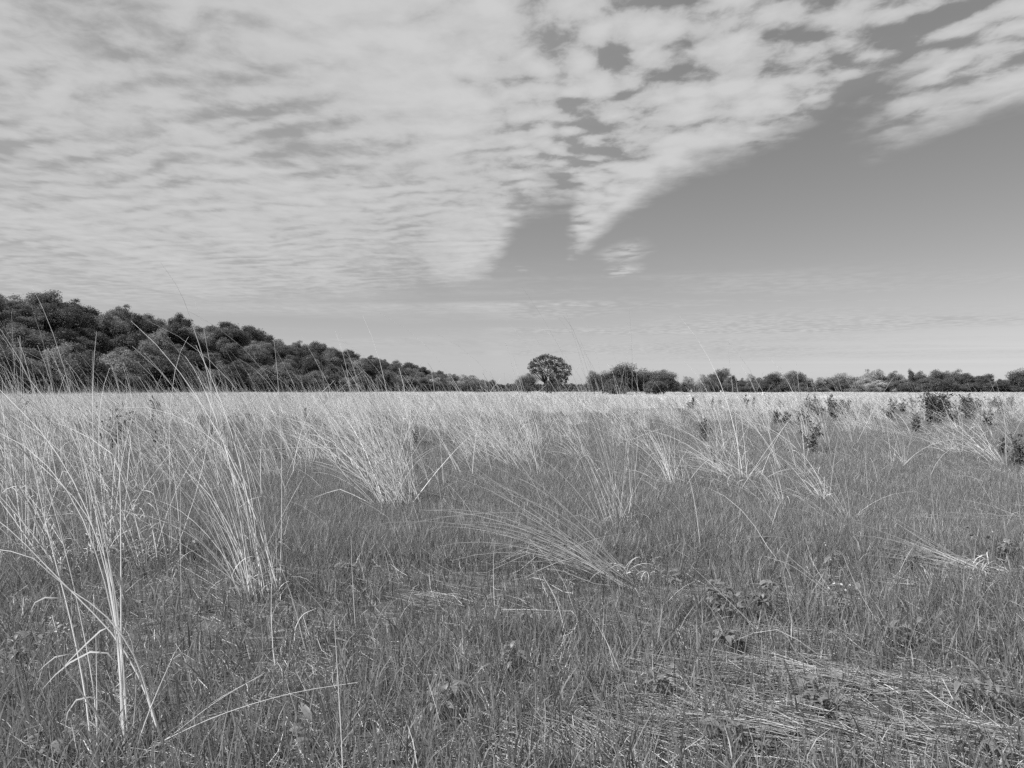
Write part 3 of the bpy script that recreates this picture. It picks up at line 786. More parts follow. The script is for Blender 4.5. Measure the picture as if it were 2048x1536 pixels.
def far_dry():
    rg = np.random.default_rng(18)
    near = proto_col('dry_patch_near', [dry_patch(700+i, 80, 0.55, 0.016, 1.15) for i in range(5)])
    n = 4200; y = rg.uniform(26, 95, n)**1.0; x = rg.uniform(-1, 1, n)*(0.706*y+3)
    px = 1024+x/y*FPX
    p = np.clip((y-20)/55, 0, 1)*np.interp(px, [0, 1000, 1300, 2048], [1, 1, 0.6, 0.42])
    p = p*np.where(y < 45, 0.17, 1.0)*(0.5+0.5*np.tanh(3*np.sin(x*0.31+0.5+0.08*y)*np.cos(y*0.21-0.11*x)+0.45))
    ok = rg.uniform(size=n) < p; x, y = x[ok], y[ok]
    if rest: x = np.r_[x, [a for a, b in rest]]; y = np.r_[y, [b for a, b in rest]]
    n = len(x)
    scatter('dry_grass_field', near, np.stack([x, y, gz(x, y)], -1), rg.normal(size=n)*0.3, rg.uniform(0.85, 1.3, n), rg.integers(0, 5, n),
            'dense pale dry grass filling the middle distance of the meadow', 'dry grass', rg.uniform(0.66, 1.05, n)*np.interp(1024+x/y*FPX, [0, 900, 1300, 2048], [1.0, 0.95, 0.75, 0.72]))
    tall = proto_col('dry_patch_tall', [tall_patch(740+i) for i in range(6)])
    n = 560; y = rg.uniform(9, 60, n); x = rg.uniform(-1, 1, n)*(0.706*y+2); px = 1024+x/y*FPX
    ok = rg.uniform(size=n) < np.interp(px, [0, 300, 800, 1100, 1300, 2048], [1, 0.9, 0.75, 0.5, 0.2, 0.12]); x, y = x[ok], y[ok]; n = len(x)
    scatter('tall_dry_stems', tall, np.stack([x, y, gz(x, y)], -1), rg.normal(size=n)*0.25, rg.uniform(0.85, 1.2, n), rg.integers(0, 6, n), 'thin tall dry stems rising above the pale grass', 'dry grass', rg.uniform(0.8, 1.2, n))
    far = proto_col('dry_patch_far', [dry_patch(720+i, 170, 1.6, 0.034, 1.25) for i in range(5)])
    n = 9000; y = 90*np.exp(rg.uniform(size=n)*math.log(430/90.)); x = rg.uniform(-1, 1, n)*(0.706*y+8)
    ok = x > hill_edge(y)+1.0; x, y = x[ok], y[ok]; n = len(x)
    scatter('far_dry_grass_field', far, np.stack([x, y, np.zeros(n)], -1), rg.normal(size=n)*0.3, rg.uniform(1.0, 1.6, n), rg.integers(0, 5, n),
            'bright sunlit dry grass at the far side of the meadow', 'dry grass', rg.uniform(0.5, 0.8, n)*np.interp(1024+x/y*FPX, [0, 900, 1300, 2048], [1.0, 0.8, 0.6, 0.66])*(0.85+0.25*np.sin(x*0.07+1)*np.cos(y*0.03)+0.15*np.sin(x*0.19)))


far_dry()

# ------------------------------------------------------------------ near tussocks, one by one
def near_tussock(label, px, py, n, spread, L, Ls, lean, curl, azs, seed, leaves=14, w=0.0048, single=True, az0=np.pi-0.1, tone=(0.75, 1.12), name='dry_grass_tussock', kink=0.0, floor=None, lsd=0.22):
    rg = np.random.default_rng(seed); g = gp(px, py)
    o = empty(name, g, label, 'grass tussock', None)
    B, ln, az, th0, th1 = stems_arrays(rg, n, spread, L, Ls, lean, curl, azs, az0, lsd)
    W = rg.uniform(0.45, 1.3, n)*w; tn = rg.uniform(tone[0], tone[1], n); wob = rg.normal(size=n)*0.22
    kk = np.where(rg.uniform(size=n) < kink, rg.uniform(0.25, 0.8, n), 0.0); fl = None if floor is None else np.full(n, 0.0)+rg.uniform(0.02, floor, n)
    if single:
        for i in range(n):
            s = slice(i, i+1)
            V, Q, T = tubes(rg, B[s], ln[s], az[s], th0[s], th1[s], W[s], 8, 1.5, wob[s], 0.22, tn[s], None if fl is None else fl[s], 3, kk[s])
            link('stem', mesh_q('stem', V, Q, M_DRY, T, True), o)
        q = [dry_leaves(rg, 1, spread*1.1, 1.0) for _ in range(leaves)]
        for V, Q, T in q: link('curled_leaf', mesh_q('curled_leaf', V, Q, M_DRY, T), o)
    else:
        V, Q, T = tubes(rg, B, ln, az, th0, th1, W, 8, 1.5, wob, 0.22, tn, fl, 3, kk, True)
        tag(link('stem_bundle', mesh_q('stem_bundle', V, Q, M_DRY, T, True), o), kind='stuff')
        if leaves:
            V, Q, T = dry_leaves(rg, leaves*3, spread*1.25, 1.0, hmax=0.7 if floor is None else 0.12); tag(link('curled_leaves', mesh_q('curled_leaves', V, Q, M_DRY, T), o), kind='stuff')
    return o


near_tussock('tall dry grass tussock of arching stems right of the bottom left corner clump', 525, 1195, 46, 0.17, 1.65, 0.35, 0.30, 0.65, 0.30, 1001, 34, 0.0085, tone=(0.75, 1.3), kink=0.1)
near_tussock('thick bright dry grass tussock leaning left just left of the picture centre', 805, 1020, 105, 0.28, 1.6, 0.35, 0.46, 0.45, 0.17, 1002, 44, 0.0115, tone=(0.75, 1.3), kink=0.05)
near_tussock('thin upright dry grass tussock with curled pale leaves at its foot right of centre', 1240, 1065, 34, 0.16, 2.0, 0.35, 0.14, 0.55, 0.22, 1003, 46, 0.0075, tone=(0.62, 1.0))
near_tussock('bent dry grass tussock with few stems in the right half beside the longest lodged stems', 1565, 1018, 17, 0.14, 1.0, 0.3, 0.5, 0.75, 0.4, 1004, 18, 0.008)
near_tussock('dry grass tussock arching far to the left right of the two small bent ones', 1695, 1052, 15, 0.10, 1.15, 0.35, 0.6, 0.75, 0.30, 1005, 14, 0.0075)
near_tussock('broad low dry grass tussock combed flat to the left behind the bent ones', 1495, 968, 38, 0.22, 1.2, 0.3, 0.85, 0.55, 0.30, 1006, 24, 0.0115, single=False)
near_tussock('short fan-shaped dry grass tussock below the dark shrub on the right', 1800, 938, 22, 0.14, 1.0, 0.25, 0.45, 0.6, 0.9, 1007, 14, 0.0115, single=False)
near_tussock('ragged dry grass tussock with crossing stems right of the fan-shaped one', 1905, 915, 18, 0.16, 1.1, 0.3, 0.55, 0.9, 0.8, 1008, 12, 0.0115, single=False)
near_tussock('wide bright dry grass tussock behind and right of the thick central one', 1050, 935, 60, 0.30, 1.45, 0.3, 0.6, 0.4, 0.25, 1009, 16, 0.0115, single=False)
near_tussock('dry grass tussock between the thick central one and the wide bright one', 960, 930, 45, 0.30, 1.35, 0.3, 0.6, 0.5, 0.3, 1010, 16, 0.0115, single=False)
LEFT = [(60, 1122, 42, 1.75, 'at the left edge behind the corner clump'), (150, 1138, 40, 1.7, 'second from the left edge behind the corner clump'), (235, 1118, 46, 1.75, 'straight behind the corner clump'),
        (318, 1130, 32, 1.5, 'behind the vertical stem right of the corner clump'), (20, 1020, 40, 1.8, 'at the left edge in the second row'), (110, 1010, 36, 1.75, 'second from the left edge in the second row'),
        (205, 1005, 36, 1.8, 'third from the left edge in the second row'), (290, 1010, 34, 1.7, 'fourth from the left edge in the second row'), (375, 985, 34, 1.75, 'fifth from the left edge in the second row'),
        (455, 1000, 36, 1.7, 'behind the tall arching tussock'), (545, 965, 40, 1.7, 'behind and right of the tall arching tussock'), (330, 940, 36, 1.7, 'in the third row below the wispy shrub'),
        (80, 945, 36, 1.8, 'in the third row near the left edge'), (190, 940, 40, 1.75, 'in the third row left of the wispy shrub'), (430, 930, 40, 1.7, 'in the third row right of the wispy shrub'),
        (660, 925, 30, 1.5, 'left of the thick bright central tussock'), (-60, 1100, 30, 1.8, 'cut by the left edge of the view')]
for i, (px, py, n, L, where) in enumerate(LEFT):
    near_tussock('tall dry grass tussock ' + where, px, py, int(n*0.6), 0.20, L*1.12, 0.45, 0.30+0.06*(i % 3), 0.42+0.08*(i % 4), 0.55, 1100+i, 26, 0.0095, tone=(0.7, 1.3), single=False, kink=0.2)


# corner clump: stems traced from their feet near (250, 1500)
def plane_pt(px, py, Y): return np.array([(px-1024)/FPX*Y, Y, EYE-(py-HOR)/FPX*Y])


def corner_clump():
    rg = np.random.default_rng(1200); Y0 = 3.02; b = gp(255, 1502); o = empty('dry_grass_tussock', b, 'bright dry grass clump of few thick stems in the bottom left corner', 'grass tussock')
    lines = [  # photo points foot to tip, width m, depth drift m
        ([(248, 1520), (243, 1300), (242, 1100), (240, 960), (234, 840)], .0062, .25), ([(252, 1520), (240, 1330), (226, 1180), (196, 1010), (150, 880), (60, 760)], .0062, .10),
        ([(246, 1520), (236, 1300), (214, 1150), (165, 1000), (95, 880), (0, 780)], .0060, .35), ([(258, 1520), (244, 1300), (222, 1140), (180, 990), (120, 900), (20, 830)], .0056, -.1),
        ([(250, 1515), (232, 1270), (190, 1100), (140, 990), (60, 900), (-60, 840)], .0058, .2), ([(262, 1515), (248, 1390), (236, 1250), (212, 1120), (160, 1010), (80, 930)], .0050, .3),
        ([(320, 1475), (296, 1390), (268, 1310), (210, 1230), (120, 1165), (62, 1114), (-30, 1096)], .0062, -.12), ([(312, 1450), (285, 1370), (230, 1275), (160, 1200), (110, 1150), (20, 1060), (-60, 1000)], .0055, .15),
        ([(185, 1520), (172, 1400), (160, 1330), (134, 1210), (110, 1120), (88, 1030), (60, 900)], .0052, .2), ([(195, 1520), (190, 1400), (170, 1280), (130, 1100), (90, 960), (40, 850)], .0048, .3),
        ([(250, 1510), (160, 1380), (100, 1290)], .0064, -.15), ([(262, 1530), (300, 1420), (350, 1304)], .0062, -.1), ([(260, 1500), (268, 1440), (270, 1330), (258, 1270), (246, 1255)], .0042, .05),
        ([(245, 1525), (330, 1480), (440, 1430), (600, 1383), (715, 1365)], .0036, -.2), ([(250, 1530), (330, 1480), (430, 1405), (530, 1345)], .0030, -.1), ([(255, 1532), (345, 1460), (450, 1390), (525, 1350)], .0026, -.05),
        ([(195, 1500), (194, 1400), (192, 1270)], .0046, .1), ([(300, 1520), (306, 1450), (296, 1400)], .0044, .1), ([(230, 1485), (176, 1440)], .005, 0), ([(250, 1500), (236, 1280), (205, 1090), (176, 960), (150, 850)], .005, .3),
    ]
    for (pts, w, drift) in lines:
        n = len(pts); P = [plane_pt(px, py, Y0+drift*i/(n-1)+rg.normal()*0.004)-b for i, (px, py) in enumerate(pts)]
        V, Q, T = spline_tube(rg, P, w*(1.4 if w > 0.0045 else 1.0), 0.35, rg.uniform(0.95, 1.2), 12, 4)
        link('stem', mesh_q('stem', V, Q, M_DRY, T, True), o)
    leaves = [([(235, 1330), (215, 1306), (180, 1304), (140, 1325), (110, 1350), (85, 1378)], .007), ([(237, 1264), (220, 1253), (200, 1262), (170, 1290), (140, 1320), (118, 1345)], .006),
              ([(150, 1310), (138, 1308), (110, 1314), (90, 1330), (75, 1345)], .005), ([(132, 1200), (118, 1196), (90, 1195), (70, 1205), (60, 1225)], .006), ([(236, 1400), (226, 1370), (222, 1357)], .007),
              ([(238, 1435), (210, 1405), (180, 1394), (152, 1400), (135, 1425), (130, 1450)], .006), ([(176, 1385), (172, 1340), (160, 1305), (140, 1280)], .005)]
    for pts, w in leaves:
        P = np.array([plane_pt(px, py, Y0-0.02*i+rg.normal()*0.01)-b for i, (px, py) in enumerate(pts)])
        k = len(P)-1; T = np.gradient(P, axis=0); T /= np.linalg.norm(T, axis=1, keepdims=True)
        S = np.cross(T, np.array([0.3, -0.8, 0.5])); S /= np.linalg.norm(S, axis=1, keepdims=True); wd = (w*0.5*np.sin(np.linspace(0.5, 3.0, k+1)))[:, None]
        V = np.stack([P-S*wd, P+S*wd], 1); i = np.arange(k)*2; Q = np.stack([i, i+1, i+3, i+2], -1)
        link('curled_leaf', mesh_q('curled_leaf', V, Q, M_DRY, np.full((k+1)*2, 0.85), True), o)


corner_clump()


def lone_stem(label, pts, Y0, drift, w, tone=1.0, tip=0.3):
    rg = np.random.default_rng(int(pts[0][0]*7+pts[0][1])); n = len(pts); W = [plane_pt(px, py, Y0+drift*i/(n-1)) for i, (px, py) in enumerate(pts)]
    b = W[0].copy(); V, Q, T = spline_tube(rg, [p-b for p in W], w*(1.45 if pts[-1][1] < 760 else 1.15), tip, tone, 14, 4)
    link('grass_straw', mesh_q('grass_straw', V, Q, M_DRY, T, True), loc=b, label=label, cat='grass stem')


lone_stem('single straight dry stem rising from the bottom edge left of centre', [(687, 1570), (682, 1460), (676, 1360), (668, 1230)], 2.75, 0.1, .0056, 1.1)
lone_stem('single vertical dry stem between the corner clump and the arching tussock', [(363, 1215), (361, 1090), (361, 980), (359, 930)], 5.0, 0.2, .0046, 1.0)
lone_stem('longest dry stem reaching high into the sky above the left hill', [(452, 930), (430, 820), (412, 735), (385, 650), (358, 580), (321, 525)], 8.6, 0.3, .0095, 0.75, 0.3)
lone_stem('dry stem reaching into the sky right of the lone tree, second of two', [(1245, 1060), (1222, 860), (1205, 770), (1188, 690), (1176, 655), (1160, 630)], 7.7, 0.2, .005, 0.75, 0.25)
lone_stem('dry stem reaching into the sky right of the lone tree, first of two', [(1235, 1060), (1205, 860), (1183, 770), (1160, 695), (1144, 655), (1127, 632)], 7.7, -0.2, .005, 0.75, 0.25)
lone_stem('long slanting dry stem rising in front of the lone tree', [(1220, 1000), (1150, 850), (1105, 772), (1075, 722), (1045, 680), (1012, 640)], 8.0, 0.4, .0046, 0.8, 0.25)
lone_stem('long slanting dry stem arching over the lone tree crown', [(1230, 980), (1180, 830), (1152, 770), (1130, 715), (1105, 672), (1068, 652)], 8.2, 0.4, .0044, 0.75, 0.25)
lone_stem('short pale stem with a kinked tip sticking up before the hill foot', [(826, 900), (812, 800), (806, 765), (798, 736)], 15.0, 0.2, .010, 1.0, 0.6)
lone_stem('slanting dry stem against the sky over the middle of the wooded hill', [(735, 905), (722, 800), (705, 730), (690, 690), (676, 662)], 13.0, 0.3, .007, 0.85, 0.2)
lone_stem('thin dry stem leaning right above the central tree clump', [(1225, 880), (1240, 780), (1250, 730), (1259, 688)], 14.0, 0.3, .006, 0.8, 0.25)
lone_stem('straight stiff dry stem leaning right in the right half of the meadow', [(1478, 985), (1530, 905), (1580, 840), (1605, 812)], 10.4, 0.2, .0062, 0.95, 0.4)
lone_stem('stout dry stem leaning left below the big dark shrub', [(1922, 912), (1905, 858), (1893, 825), (1883, 798)], 15.8, 0.2, .0085, 0.95, 0.5)
lone_stem('broken dry stem stub sticking out of the flattened straw at the centre', [(1128, 1255), (1112, 1200), (1086, 1152)], 4.45, 0.05, .0056, 1.1, 0.6)
lone_stem('thin dry stem arching over the flattened straw at the centre', [(1150, 1225), (1125, 1160), (1085, 1105), (1050, 1070)], 4.8, 0.1, .0034, 0.95, 0.4)
lone_stem('straight dry stem lying level across the green grass at the centre', [(1005, 1219), (1060, 1219.5), (1118, 1222), (1145, 1222)], 4.6, 0.05, .0042, 1.0, 0.6)
lone_stem('loop of dry leaf curling beside the broken stub', [(1143, 1222), (1154, 1236), (1150, 1256), (1138, 1268), (1122, 1272)], 4.5, -0.02, .0062, 1.0, 0.5)
lone_stem('dry leaf standing bent in the green grass below the arching tussock', [(589, 1285), (593, 1252), (606, 1230), (632, 1217)], 4.2, 0.0, .008, 1.05, 0.2)
lone_stem('thin dry stem crossing the green grass in front of the bramble', [(1775, 1275), (1740, 1220), (1712, 1170), (1684, 1105)], 4.4, 0.1, .0036, 0.9, 0.5)
lone_stem('leaning dry stem left of the flowering weed', [(1672, 1200), (1630, 1165), (1580, 1130), (1528, 1112)], 5.2, 0.1, .004, 0.95, 0.5)
lone_stem('second leaning dry stem left of the flowering weed', [(1670, 1192), (1640, 1150), (1618, 1110)], 5.25, 0.1, .004, 0.95, 0.5)
lone_stem('third leaning dry stem left of the flowering weed', [(1668, 1190), (1615, 1145), (1562, 1100)], 5.3, 0.1, .0036, 0.95, 0.5)


# lodged bundles: stems that rise a little and bow over
def lodged(label, px, py, n, L, azs, seed, lean=0.95, curl=0.75, spread=0.12, az0=np.pi-0.35, floor=0.16):
    near_tussock(label, px, py, n, spread, L, 0.26*L, lean, curl, azs, seed, 8, 0.007, False, az0, (0.4, 0.9), 'lodged_grass_bundle', floor=floor, lsd=0.10, kink=0.15)


lodged('bowed bundle of lodged dry stems right of the picture centre', 1268, 1160, 60, 1.5, 0.09, 1301, 0.95, 0.62, 0.09, np.pi-0.2, 0.18)
lodged('lodged dry bundle at the right edge with stems reaching left', 2085, 1055, 22, 1.3, 0.16, 1302, 1.25, 0.35, 0.12, np.pi-0.1, 0.2)
lodged('thick flattened bundle with a dark hollow beneath near the right edge', 1990, 1160, 70, 0.75, 0.16, 1303, 1.28, 0.22, 0.13, np.pi-0.95, 0.12)
lodged('lodged dry bundle behind the bent tussocks in the right half', 1440, 985, 36, 1.2, 0.22, 1304, 1.28, 0.3, 0.25, np.pi-0.2, 0.15)
lodged('far lodged dry bundle near the right edge', 2030, 950, 26, 1.4, 0.22, 1305, 1.28, 0.3, 0.25, np.pi-0.1, 0.2)
lodged('lodged dry bundle below the shrubs in the right half', 1870, 895, 22, 1.5, 0.25, 1306, 1.2, 0.4, 0.25, np.pi-0.1, 0.2)


def scattered_straws():
    """single dry stems and blades that lean about between the tussocks"""
    rg = np.random.default_rng(1400); n = 1500
    y = np.sqrt(rg.uniform(3.4**2, 24.0**2, n)); x = rg.uniform(-1, 1, n)*(0.706*y+1.0)
    B = np.stack([x, y, gz(x, y)-0.02], -1)
    az = np.pi-0.1+rg.normal(size=n)*np.where(rg.uniform(size=n) < 0.3, 1.6, 0.5)
    V, Q, T = tubes(rg, B, rg.uniform(0.25, 1.0, n)*np.where(y < 6, 0.7, 1.0), az, rg.uniform(0.1, 1.2, n), np.abs(rg.normal(0.4, 0.4, n)), rg.uniform(0.0035, 0.008, n), 5, 1.4, rg.normal(size=n)*0.3, 0.3, rg.uniform(0.6, 1.1, n), np.full(n, 0.0)+0.01, 3,
                    np.where(rg.uniform(size=n) < 0.12, rg.uniform(0.3, 1.2, n), 0.0))
    link('scattered_straws', mesh_q('scattered_straws', V, Q, M_DRY, T), kind='stuff', label='single dry straws leaning here and there between the tussocks', cat='straw')


scattered_straws()

# flattened straw mats
for i, (px, py, hw, hd, n, lie) in enumerate(MATS):
    rg = np.random.default_rng(1500+i); c = gp(px, py); n = int(n*0.62)
    x = c[0]+rg.normal(size=n)*hw*0.52; y = c[1]+rg.normal(size=n)*hd*0.7
    B = np.stack([x, y, gz(x, y)+rg.uniform(0.01, 0.075, n)*np.exp(-((x-c[0])/hw)**2-((y-c[1])/hd)**2)+0.012], -1)-c
    az = np.pi-R(lie)+rg.normal(size=n)*np.where(rg.uniform(size=n) < 0.2, 0.9, 0.16)+0.25*np.sin(x*5+y*7)
    L = rg.uniform(0.08, 0.42, n); B[:, 0] -= np.cos(az)*L*0.5; B[:, 1] -= np.sin(az)*L*0.5
    V, Q, T = tubes(rg, B, L, az, rg.normal(1.52, 0.05, n), rg.normal(0.03, 0.06, n), rg.uniform(0.0028, 0.0058, n), 4, 1.0, rg.normal(size=n)*0.30, 0.55, rg.uniform(0.2, 0.92, n)**1.4, np.full(n, 0.006))
    link('flattened_straw', mesh_q('flattened_straw', V, Q, M_DRY, T), loc=c, kind='stuff', label='patch of flattened dry straw lying in the green grass', cat='straw', group='flattened straw patches')

# ------------------------------------------------------------------ shrubs and saplings in the meadow
def shrub(name, label, px, py, top, wpx, seed, tone, stems=6, leaf=0.06, per=1.0, lean=0.0, cat='shrub', group=None, loose=0.35):
    rg = np.random.default_rng(seed); g = gp(px, py); d = g[1]; H = (py-top)/FPX*d; Wd = wpx/FPX*d*0.5
    o = empty(name, g, label, cat, group)
    sp, Cs, Ns = [], [], []
    for i in range(stems):
        a = rg.uniform(0, 6.283); rr = Wd*rg.uniform(0.15, 0.95); h = H*rg.uniform(0.6, 1.0)*(1-0.35*(rr/Wd)**2)
        e = np.array([rr*math.cos(a)+lean*h, rr*math.sin(a), h]); b = np.array([rg.normal()*0.03, rg.normal()*0.03, -0.03]); m = b*0.5+e*0.5+np.array([-0.12*e[0], -0.12*e[1], 0.06*h])
        sp.append(spline_tube(rg, [b, m, e], 0.012*H+0.004, 0.3, 1.0, 6, 4))
        nl = int(90*per*h/max(H, .1)); t = rg.uniform(0.18, 1.0, nl); c = b[None]*(1-t[:, None])+e[None]*t[:, None]+(m-b*0.5-e*0.5)[None]*(4*t*(1-t))[:, None]
        c = c+rg.normal(size=(nl, 3))*(loose*Wd*0.45)*np.array([1, 1, 0.7])*(1.15-0.6*t)[:, None]; c[:, 2] = np.maximum(c[:, 2], 0.02)
        Cs.append(c); Ns.append(rg.normal(size=(nl, 3))*0.8+np.array([-0.3, -0.2, 0.8]))
    V, Q, T = merge(sp); link('stem', mesh_q('stem', V, Q, M_BARK, T, True), o)
    C = np.concatenate(Cs); V, Q, T = leaf_quads(rg, C, np.concatenate(Ns), leaf*rg.uniform(0.6, 1.3, len(C)), rg.uniform(0.7, 1.3, len(C)))
    f = link('foliage', mesh_q('foliage', V, Q, M_SHRUB, T), o, kind='stuff'); f.color = (tone, tone, tone, 1)


shrub('dark_shrub', 'largest dark dense shrub at the edge of the pale grass on the right', 1872, 848, 778, 84, 2001, 0.55, 22, 0.075, 1.5, loose=0.55)
shrub('dark_shrub', 'dark upright shrub just right of the largest dark one', 1936, 842, 783, 50, 2002, 0.85, 12, 0.07, 1.6)
shrub('leafy_shrub', 'leafy shrub in the grass below the pale tree group', 1668, 846, 786, 46, 2003, 0.9, 12, 0.07, 1.5)
shrub('leafy_shrub', 'lower leafy shrub touching the one below the pale tree group', 1692, 848, 800, 34, 2004, 1.0, 8, 0.07, 1.2)
shrub('dark_shrub', 'dark forked shrub in the middle of the right half nearest the centre', 1402, 888, 822, 62, 2005, 0.7, 9, 0.045, 0.8, 0.12, loose=0.3)
shrub('dark_shrub', 'dark open shrub right of the forked one in the nearer grass', 1622, 912, 826, 58, 2006, 0.7, 10, 0.042, 0.7, loose=0.3)
shrub('dark_shrub', 'dark shrub at the right edge of the picture', 2034, 935, 848, 66, 2007, 0.7, 9, 0.045, 0.9, 0.1)
shrub('dark_shrub', 'small dark shrub left of the one at the right edge', 2000, 920, 862, 18, 2008, 0.7, 4, 0.04, 1.1)
shrub('leafy_shrub', 'small leafy shrub below the left flank of the largest dark shrub', 1832, 872, 818, 40, 2009, 0.95, 7, 0.06, 1.2)
shrub('wispy_shrub', 'wispy shrub with thin twigs among the tall grass on the left', 225, 905, 800, 100, 2010, 0.75, 10, 0.045, 0.9, 0.1, loose=0.25)
shrub('dark_sapling', 'dark leaning sapling against the bright grass on the left', 326, 846, 780, 26, 2011, 0.7, 6, 0.06, 2.0, -0.35)
shrub('leafy_shrub', 'small shrub half hidden in grass near the left edge', 42, 850, 792, 30, 2012, 0.8, 6, 0.06, 1.2)
shrub('dark_sapling', 'thin dark weed behind the thick central tussock', 832, 892, 838, 34, 2013, 0.9, 6, 0.04, 0.45)
shrub('dark_sapling', 'small dark leafy weed in the pale grass left of centre', 770, 850, 818, 14, 2014, 0.7, 4, 0.05, 1.0)
shrub('dark_sapling', 'tiny dark weed left of the leafy one in the pale grass', 612, 848, 814, 16, 2015, 0.7, 4, 0.05, 1.0)
shrub('dark_sapling', 'dark upright weed in front of the lodged bundle in the right half', 1426, 945, 892, 14, 2016, 0.6, 3, 0.04, 1.0)
for i, (px, top, w, where) in enumerate([(1385, 787, 14, 'below the left white box'), (1424, 789, 14, 'left of the right white box'), (1440, 797, 20, 'below the right white box'), (1464, 788, 14, 'right of the right white box'),
                                         (1492, 788, 14, 'left of the white stand'), (1507, 791, 10, 'just left of the white stand'), (1378, 800, 20, 'lower left of the white boxes')]):
    shrub('grass_sapling', 'small grey leafy sapling in the pale grass ' + where, px, 822, top, w, 2100+i, 1.25, 5, 0.10, 0.8, cat='sapling')
rf = np.random.default_rng(2200)
for i in range(46):
    px = rf.uniform(1500, 2040); py = rf.uniform(822, 856)
    shrub('meadow_forb', 'grey leafy weed clump in the grass before the right tree line', px, py, py-rf.uniform(22, 44), rf.uniform(20, 44), 2210+i, rf.uniform(1.0, 1.6), 7, 0.085, 0.6, cat='weed', group='weed clumps on the right')
for i in range(16):
    px = rf.uniform(180, 520); py = rf.uniform(840, 900)
    shrub('meadow_forb', 'small dark weed showing through the tall grass on the left', px, py, py-rf.uniform(18, 40), rf.uniform(10, 26), 2270+i, rf.uniform(0.7, 1.2), 4, 0.06, 0.6, cat='weed', group='weeds in the tall grass on the left')
# tall pale reed stalks in front of the far trees
for i, (px, py, top) in enumerate([(1402, 800, 770), (1166, 800, 770)]):
    near_tussock('pale upright feathery grass before the trees ' + ('right of the left white box' if i == 0 else 'left of the dark central clump'), px, 808, 60, 0.9, 2.3, 0.35, 0.06, 0.2, 1.5, 2300+i, 0, 0.022, False, np.pi, (0.45, 0.7))


# ------------------------------------------------------------------ broad-leaved weeds close by
def leaf_mesh(name, n=4, wd=0.36, droop=0.28, serr=0.0):
    V, T = [], []
    for i in range(n+1):
        t = i/n; w = wd*math.sin(math.pi*min(1, 0.06+t*0.94)**0.85)*(1-0.25*t)+(serr if 0 < i < n and i % 2 else 0); z = 0.10*math.sin(math.pi*t)-droop*t*t
        V += [(t, -w*0.5, z+0.10*w), (t, 0, z), (t, w*0.5, z+0.10*w)]; T += [1.05, 0.8, 1.05]
    Q = []
    for i in range(n):
        for j in range(2): a = i*3+j; Q.append((a, a+3, a+4, a+1))
    return mesh_q(name, np.array(V, float), np.array(Q), M_HERB, T)


LEAVES = [leaf_mesh('leaf', 5, 0.44, 0.25, 0.05), leaf_mesh('leaf', 5, 0.52, 0.40, 0.06), leaf_mesh('leaf', 4, 0.34, 0.15)]
FLOWER = None


def flower_mesh():
    V, Q = [], []
    for i in range(5):
        a = i*2*math.pi/5; c, s = math.cos(a), math.sin(a); o = len(V)
        for (r, w, z) in ((0.1, 0.0, 0), (0.6, -0.33, 0.12), (1.0, 0, 0.2), (0.6, 0.33, 0.12)): V.append((r*c-w*s, r*s+w*c, z))
        Q.append((o, o+1, o+2, o+3))
    return mesh_q('flower', np.array(V), np.array(Q), M_PETAL)


FLOWER = flower_mesh()


def herb(name, label, px, py, H, wid, nstem, nleaf, size, seed, comp=3, flowers=0, kind=None, group=None):
    """weed with stalks and separate leaves, in threes like bramble when comp = 3"""
    H *= 1.2; size *= 1.25; wid *= 1.1
    rg = np.random.default_rng(seed); rr = random.Random(seed); g = gp(px, py); o = empty(name, g, label, 'weed', group)
    sp = []
    spots = []
    for i in range(nstem):
        a = rg.uniform(0, 6.283); r = wid*math.sqrt(rg.uniform()); h = H*rg.uniform(0.5, 1.0); e = np.array([r*math.cos(a), r*math.sin(a), h]); b = e*np.array([0.25, 0.25, 0])+np.array([0, 0, -0.02])
        m = (b+e)/2+np.array([0, 0, 0.04*H]); sp.append(spline_tube(rg, [b, m, e], 0.005, 0.5, 1.0, 6, 4))
        for j in range(nleaf):
            t = 1.0 if j == 0 else rg.uniform(0.35, 0.95); spots.append(((b*(1-t)+e*t+(m-(b+e)/2)*4*t*(1-t)), rg.uniform(0, 6.283)))
    V, Q, T = merge(sp); link('stalk', mesh_q('stalk', V, Q, M_STALK, T, True), o)
    for (p, a) in spots:
        s = size*rr.uniform(0.65, 1.2); q = p+np.array([math.cos(a), math.sin(a), 0.25])*s*0.35; me = LEAVES[kind if kind is not None else rr.randrange(3)]
        for c in range(comp):
            l = link('leaf', me, o, q); l.rotation_euler = (rr.gauss(0, .3), rr.gauss(-0.1, .35), a+(c-(comp-1)/2)*1.15+rr.gauss(0, .15)); k = s*(1.0 if c == comp//2 else 0.8); l.scale = (k, k, k)
    for i in range(flowers):
        p, a = spots[rr.randrange(len(spots))]; f = link('flower', FLOWER, o, p+np.array([rr.gauss(0, .025), rr.gauss(0, .02), rr.uniform(.03, .08)])); s = rr.uniform(0.005, 0.008); f.scale = (s, s, s); f.rotation_euler = (rr.uniform(0.2, 0.9), rr.gauss(0, .3), 0)


